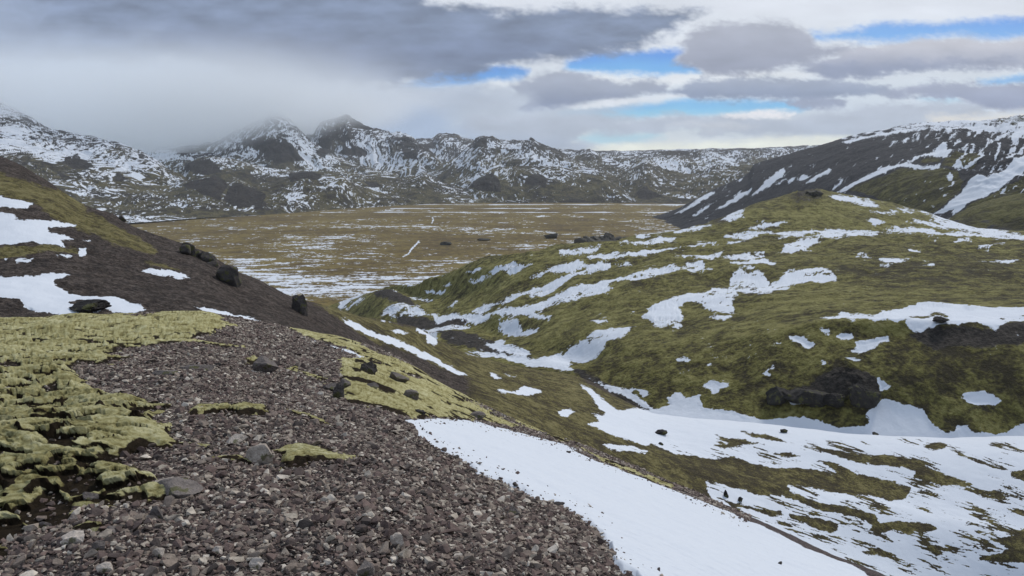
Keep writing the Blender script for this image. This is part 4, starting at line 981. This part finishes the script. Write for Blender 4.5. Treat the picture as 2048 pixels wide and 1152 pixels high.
# layer, x, y of the foot, width, height (survey units), material, name, category, label, group
ROCKS = [
 (FR, 527, 924, 56, 36, 'p', 'boulder', 'boulder', 'pale tan boulder lying against the narrow moss tongue in the gravel', None),
 (FR, 508, 918, 22, 22, 'g', 'stone', 'stone', 'narrow grey stone leaning on the left side of the pale tan boulder', None),
 (FR, 352, 984, 96, 22, 'g', 'rock_slab', 'rock slab', 'long flat grey slab at the moss edge, half overgrown', None),
 (FR, 340, 970, 58, 14, 'p', 'rock_slab', 'rock slab', 'thin pinkish slab just above the long half-overgrown slab', None),
 (FR, 531, 745, 48, 34, 'g', 'boulder', 'boulder', 'angular grey block beside a small moss tuft in the upper gravel', None),
 (FR, 676, 796, 24, 34, 'd', 'boulder', 'boulder', 'upright dark rock where the gravel meets the right-hand moss band', None),
 (FR, 662, 780, 30, 16, 'g', 'stone', 'stone', 'brown stone behind the upright dark rock at the moss band', None),
 (FR, 689, 773, 24, 18, 'g', 'stone', 'stone', 'grey-brown stone on the moss band just right of the upright dark rock', None),
 (FR, 739, 750, 36, 30, 'd', 'boulder', 'boulder', 'squarish dark boulder beside the thin snow strip on the moss band', None),
 (FR, 795, 762, 44, 22, 'g', 'boulder', 'boulder', 'wide low dark boulder on the moss band right of the squarish one', None),
 (FR, 823, 752, 20, 18, 'g', 'stone', 'stone', 'small dark rock near the crest right of the wide low boulder', None),
 (FR, 741, 780, 32, 14, 'g', 'stone', 'stone', 'low brown stone set in moss below the squarish dark boulder', None),
 (FR, 820, 797, 32, 18, 'g', 'stone', 'stone', 'rounded dark rock in the moss below the wide low boulder', None),
 (FR, 846, 789, 20, 10, 'g', 'stone', 'stone', 'small flat stone right of the rounded dark rock in the moss', None),
 (FR, 838, 828, 26, 10, 'd', 'stone', 'stone', 'low dark stone in the moss just above the top of the snow patch', None),
 (FR, 955, 838, 34, 12, 'g', 'stone', 'stone', 'grey stone breaking through the upper edge of the snow patch', None),
 (FR, 1031, 973, 11, 8, 'd', 'stone', 'stone', 'small dark cube-like stone alone on the snow near the gravel edge', None),
 (FR, 910, 916, 18, 6, 'd', 'stone', 'stone', 'flat dark chip lying on the snow beside the upper gravel edge', None),
 (FR, 1119, 1011, 24, 8, 'd', 'stone', 'stone', 'flat dark stone on the snow beside the middle of the gravel edge', None),
 (FR, 1018, 1026, 42, 12, 'g', 'rock_slab', 'rock slab', 'flat grey slab in gravel a little left of the snow edge', None),
 (FR, 795, 1098, 28, 34, 'p', 'stone', 'stone', 'pale upright stone standing out of the central gravel', None),
 (FR, 731, 1150, 34, 28, 'g', 'stone', 'stone', 'brown stone at the lower edge left of the pale upright stone', None),
 (FR, 317, 1042, 30, 28, 'g', 'stone', 'stone', 'rounded grey stone in gravel below the long overgrown slab', None),
 (FR, 180, 1003, 30, 24, 'g', 'stone', 'stone', 'round grey stone sitting in a dark pit of the moss', None),
 (FR, 146, 1084, 54, 20, 'p', 'rock_slab', 'rock slab', 'flat pale slab between the moss island and the lower left corner', None),
 (FR, 197, 1102, 28, 20, 'g', 'stone', 'stone', 'grey stone just below the small moss island', None),
 (FR, 212, 1142, 36, 18, 'p', 'stone', 'stone', 'pale wedge-shaped stone near the lower left edge', None),
 (FR, 516, 1136, 30, 22, 'p', 'stone', 'stone', 'light tan stone at the bottom of the gravel left of centre', None),
 (FR, 319, 1113, 26, 16, 'p', 'stone', 'stone', 'cream coloured stone among small gravel below the rounded grey stone', None),
 (FR, 434, 1106, 26, 14, 'p', 'stone', 'stone', 'flat light stone between the cream stone and the bottom tan stone', None),
 (FR, 384, 740, 66, 11, 'g', 'rock_slab', 'rock slab', 'long thin brown slab beside the dark peaty clumps', None),
 (FR, 330, 750, 54, 12, 'g', 'rock_slab', 'rock slab', 'thin grey slab below the dark peaty clumps', None),
 (FR, 143, 1044, 22, 16, 'g', 'stone', 'stone', 'small grey stone in front of the deepest moss pit', None),
 (FR, 91, 1054, 24, 14, 'g', 'stone', 'stone', 'small flat grey stone left of the one before the deepest moss pit', None),
 (FR, 470, 886, 44, 18, 'p', 'stone', 'stone', 'pinkish stone in gravel between the two moss tongues', None),
 (FR, 222, 1065, 24, 16, 'g', 'stone', 'stone', 'grey stone touching the right side of the small moss island', None),
 (FR, 1561, 1128, 9, 6, 'k', 'stone', 'stone', 'tiny black stone alone far out on the foreground snow', None),
 (LS, 605, 627, 32, 44, 'd', 'boulder', 'boulder', 'tall lone boulder standing on the skyline of the dark scree slope', None),
 (LS, 400, 532, 110, 27, 'd', 'rock_outcrop', 'rock outcrop', 'long jagged broken outcrop along the scree skyline', 'cluster:354,500 362,502 370,504 378,507 386,512 394,518 402,524 410,530 418,536 426,543 434,550 442,557 404,536 420,548'),
 (LS, 458, 560, 34, 30, 'd', 'rock_outcrop', 'rock outcrop', 'tall blocky crag closing the lower end of the skyline outcrop', 'cluster:448,556 458,561 467,565'),
 (LS, 246, 443, 14, 12, 'd', 'stone', 'stone', 'small dark rock on the upper skyline of the left slope', None),
 (LS, 180, 620, 70, 16, 'k', 'rock_outcrop', 'rock outcrop', 'dark rock poking out of the lower left snow patch', None),
 (LS, 1566, 865, 16, 8, 'k', 'boulder', 'boulder', 'small dark boulder on gully snow below the left crag', None),
 (LS, 1749, 870, 13, 6, 'k', 'boulder', 'boulder', 'small dark boulder on gully snow below the round crag', None),
 (LS, 1323, 869, 24, 9, 'k', 'boulder', 'boulder', 'low black boulder on the snow at the head of the gully floor', None),
 (LS, 1321, 889, 10, 6, 'k', 'boulder', 'boulder', 'tiny black boulder just below the low black one on gully snow', None),
 (LS, 1452, 993, 10, 13, 'k', 'boulder', 'boulder', 'narrow dark boulder on snow just beyond the foreground crest', None),
 (LS, 1481, 1003, 10, 10, 'k', 'boulder', 'boulder', 'round black boulder right of the narrow one beyond the crest', None),
 (MH, 1722, 804, 64, 44, 'k', 'crag', 'crag', 'large rounded dark crag at the foot of the mossy hillside', None),
 (MH, 1590, 805, 76, 19, 'k', 'crag', 'crag', 'low wide broken crag left of the large rounded one', 'cluster:1556,800 1574,796 1592,798 1610,800 1628,800'),
 (MH, 1666, 808, 50, 22, 'k', 'crag', 'crag', 'small dark crag wedged between the two larger crags', None),
 (MH, 1882, 643, 30, 9, 'k', 'rock_outcrop', 'rock outcrop', 'dark rock surrounded by the long snow patch on the hillside', None),
 ('plain', 1215, 489, 116, 15, 'd', 'rock_outcrop', 'rock outcrop', 'dark rocky mound on the valley floor behind the green brow', 'cluster:1164,491 1171,490 1178,489 1185,488 1192,487 1199,486 1206,486 1213,486 1220,486 1227,486 1234,486 1241,486 1248,486 1255,486 1262,486'),
 ('plain', 1103, 476, 28, 11, 'k', 'boulder', 'boulder', 'dark block standing alone on the plain left of the rocky mound', None),
 ('plain', 891, 490, 24, 7, 'k', 'boulder', 'boulder', 'low dark block on the plain beside the white track', None),
 ('plain', 967, 481, 28, 4, 'k', 'boulder', 'boulder', 'very low dark block on the plain between two other blocks', None),
 (MK, 1614, 393, 34, 9, 'd', 'rock_outcrop', 'rock outcrop', 'jagged dark rocks on the highest point of the knoll', 'cluster:1598,391 1606,389 1616,388 1626,389 1634,391'),
 (MK, 1575, 404, 30, 8, 'd', 'rock_outcrop', 'rock outcrop', 'dark rocks just left of the summit rocks of the knoll', 'cluster:1562,402 1570,398 1580,399 1588,397'),
 (MK, 1532, 410, 18, 6, 'd', 'rock_outcrop', 'rock outcrop', 'small dark rock on the left shoulder of the knoll', None),
]
for i, (ly, x, y, wv, hv, mt, nm, cat, lab, grp) in enumerate(ROCKS):
    p = on(ly, x, y)
    f = (p[1] * ct - (p[2] - EYE) * st) / FPX           # metres per survey unit at that distance
    if grp and grp.startswith('cluster:'):              # one outcrop grown together from several broken blocks
        Vs, Fs, off = [], [], 0
        qs = poly('p:' + grp[8:]); line = np.array([on(ly, a_, b_ + (5 if ly == LS else 0)) for a_, b_ in qs])
        if ly == LS and len(qs) > 4:                    # even out the run of the ledge
            t_ = np.arange(12); cf = [np.polyfit(qs[:12, 0], line[:12, k_], 2) for k_ in range(3)]
            line = np.stack([np.polyval(c_, qs[:, 0]) for c_ in cf], 1); line[12:] += np.array([0, -.4, -.5]); line[:, 2] += .25
        for j, q in enumerate(poly('p:' + grp[8:]) if grp.count(',') > 2 else []):
            c = line[j]; r_ = random.uniform(.75, 1.25); n_ = grp.count(',')
            for u in range(3):
                wq = max(wv / n_ * 3.3, hv * 1.1) * f * r_ * (1, .6, .5)[u]; hq = hv * f * random.uniform(.7, 1.25) * r_ * (1, .7, .6)[u]
                V, F = rock_mesh(900 + i * 40 + j * 3 + u, wq, hq * 1.5, wq * .9, .26, 4, 12)
                Vs.append(V + (c - p) + np.array([random.uniform(-.3, .3) * wq * u, random.uniform(-.15, .15) * wq * u, hq * .28])); Fs.append(F + off); off += len(V)
        if ly not in (LS, MH):                           # the bank they stand in
            V, F = rock_mesh(700 + i, wv * f * 1.05, hv * f * 1.7, wv * f * .5, .30, 5, 8); Vs.append(V); Fs.append(F + off)
        V, F = np.concatenate(Vs), np.concatenate(Fs)
        tmp = raw_mesh("fused", V, F, MATS[mt], None, None, False)
        md_ = tmp.modifiers.new("fuse", 'REMESH'); md_.mode = 'VOXEL'; md_.voxel_size = max(hv, 8) * f / 11
        C.view_layer.update()
        me2 = bpy.data.meshes.new_from_object(tmp.evaluated_get(C.evaluated_depsgraph_get()))
        n_v = len(me2.vertices); V = np.empty(n_v * 3); me2.vertices.foreach_get("co", V)
        me2.calc_loop_triangles(); F = np.empty(len(me2.loop_triangles) * 3, np.int32); me2.loop_triangles.foreach_get("vertices", F)
        V, F = V.reshape(-1, 3), F.reshape(-1, 3)
        bpy.data.objects.remove(tmp)
        lb = np.arange(len(V))                          # keep the one connected body
        while True:
            m_ = lb[F].min(1); nl = lb.copy(); np.minimum.at(nl, F.ravel(), np.repeat(m_, 3)); nl = nl[nl]
            if (nl == lb).all(): break
            lb = nl
        keep_ = lb == np.bincount(lb).argmax(); F = F[keep_[F[:, 0]]]; rm_ = np.cumsum(keep_) - 1; V = V[keep_]; F = rm_[F]
        me_o = raw_mesh(nm, V, F, MATS[mt], {"rnd": np.full(len(V), .5)}, None, False)
        me_o.location = p; grp = None
    else:
        wm, hm = wv * f, hv * f * 1.35
        sub = 4 if wv > 24 else 3
        V, F = rock_mesh(500 + i, wm, hm, wm * (0.75 if nm != 'rock_outcrop' else 0.9), 0.10 if mt in 'pg' else .24, sub + (1 if mt in 'dk' and wv > 24 else 0), 11)
        me_o = raw_mesh(nm, V, F, MATS[mt], {"rnd": np.full(len(V), ((i * 37) % 100) / 100)}, None, False)
        me_o.location = (p[0], p[1], p[2] + hm * 0.5 - hm * 0.26)
    me_o["label"] = lab; me_o["category"] = cat
    if grp: me_o["group"] = grp

# ------------------------------------------------------------------ low cloud over the left mountains
def box(name, lo, hi, mat):
    V = np.array([(x, y, z) for x in (lo[0], hi[0]) for y in (lo[1], hi[1]) for z in (lo[2], hi[2])], float)
    F = np.array([(0, 1, 3, 2), (4, 6, 7, 5), (0, 4, 5, 1), (2, 3, 7, 6), (0, 2, 6, 4), (1, 5, 7, 3)])
    return raw_mesh(name, V, F, mat, None, 'stuff', False)
def cloud():
    m = bpy.data.materials.new("low_cloud"); m.use_nodes = True
    nt = m.node_tree; nt.nodes.clear()
    out = N(nt, "ShaderNodeOutputMaterial"); pv = N(nt, "ShaderNodeVolumePrincipled")
    pv.inputs["Color"].default_value = (0.955, 0.982, 1.0, 1)
    pv.inputs["Anisotropy"].default_value = 0.45
    tc = N(nt, "ShaderNodeTexCoord"); sp = N(nt, "ShaderNodeSeparateXYZ")
    nt.links.new(tc.outputs["Object"], sp.inputs[0])
    n = noise(nt, 0.003, 4, .55)
    bx = mth(nt, 'MAXIMUM', mth(nt, 'ADD', 138, mth(nt, 'MULTIPLY', mth(nt, 'ADD', sp.outputs[0], 1350), 0.30)), 15)
    bx = mth(nt, 'ADD', bx, mrange(nt, sp.outputs[1], 3500, 2750, 0, 70))
    d = mth(nt, 'SUBTRACT', mth(nt, 'ADD', sp.outputs[2], mth(nt, 'MULTIPLY', mth(nt, 'SUBTRACT', n, .5), 170)), bx)
    fade = mth(nt, 'MULTIPLY', mrange(nt, sp.outputs[2], 520, 240), mrange(nt, sp.outputs[0], 150, -1150))
    fade = mth(nt, 'MULTIPLY', fade, mrange(nt, sp.outputs[1], 2350, 3000))
    dens = mth(nt, 'MULTIPLY', mth(nt, 'MULTIPLY', mrange(nt, d, -90, 130), 0.0052), fade)
    nt.links.new(dens, pv.inputs["Density"])
    nt.links.new(pv.outputs[0], out.inputs["Volume"])
    return box("low_cloud", (-5200, 2250, 60), (200, 5300, 560), m)
cloud()
def haze():
    m = bpy.data.materials.new("haze"); m.use_nodes = True
    nt = m.node_tree; nt.nodes.clear()
    out = N(nt, "ShaderNodeOutputMaterial"); pv = N(nt, "ShaderNodeVolumePrincipled")
    pv.inputs["Color"].default_value = (0.86, 0.92, 1.0, 1)
    pv.inputs["Density"].default_value = 0.000035
    pv.inputs["Anisotropy"].default_value = 0.2
    nt.links.new(pv.outputs[0], out.inputs["Volume"])
    return box("haze", (-9000, -40, -260), (9000, 7400, 1300), m)
haze()
print("verts", sum(len(o.data.vertices) for o in COL.objects if o.type == 'MESH'))
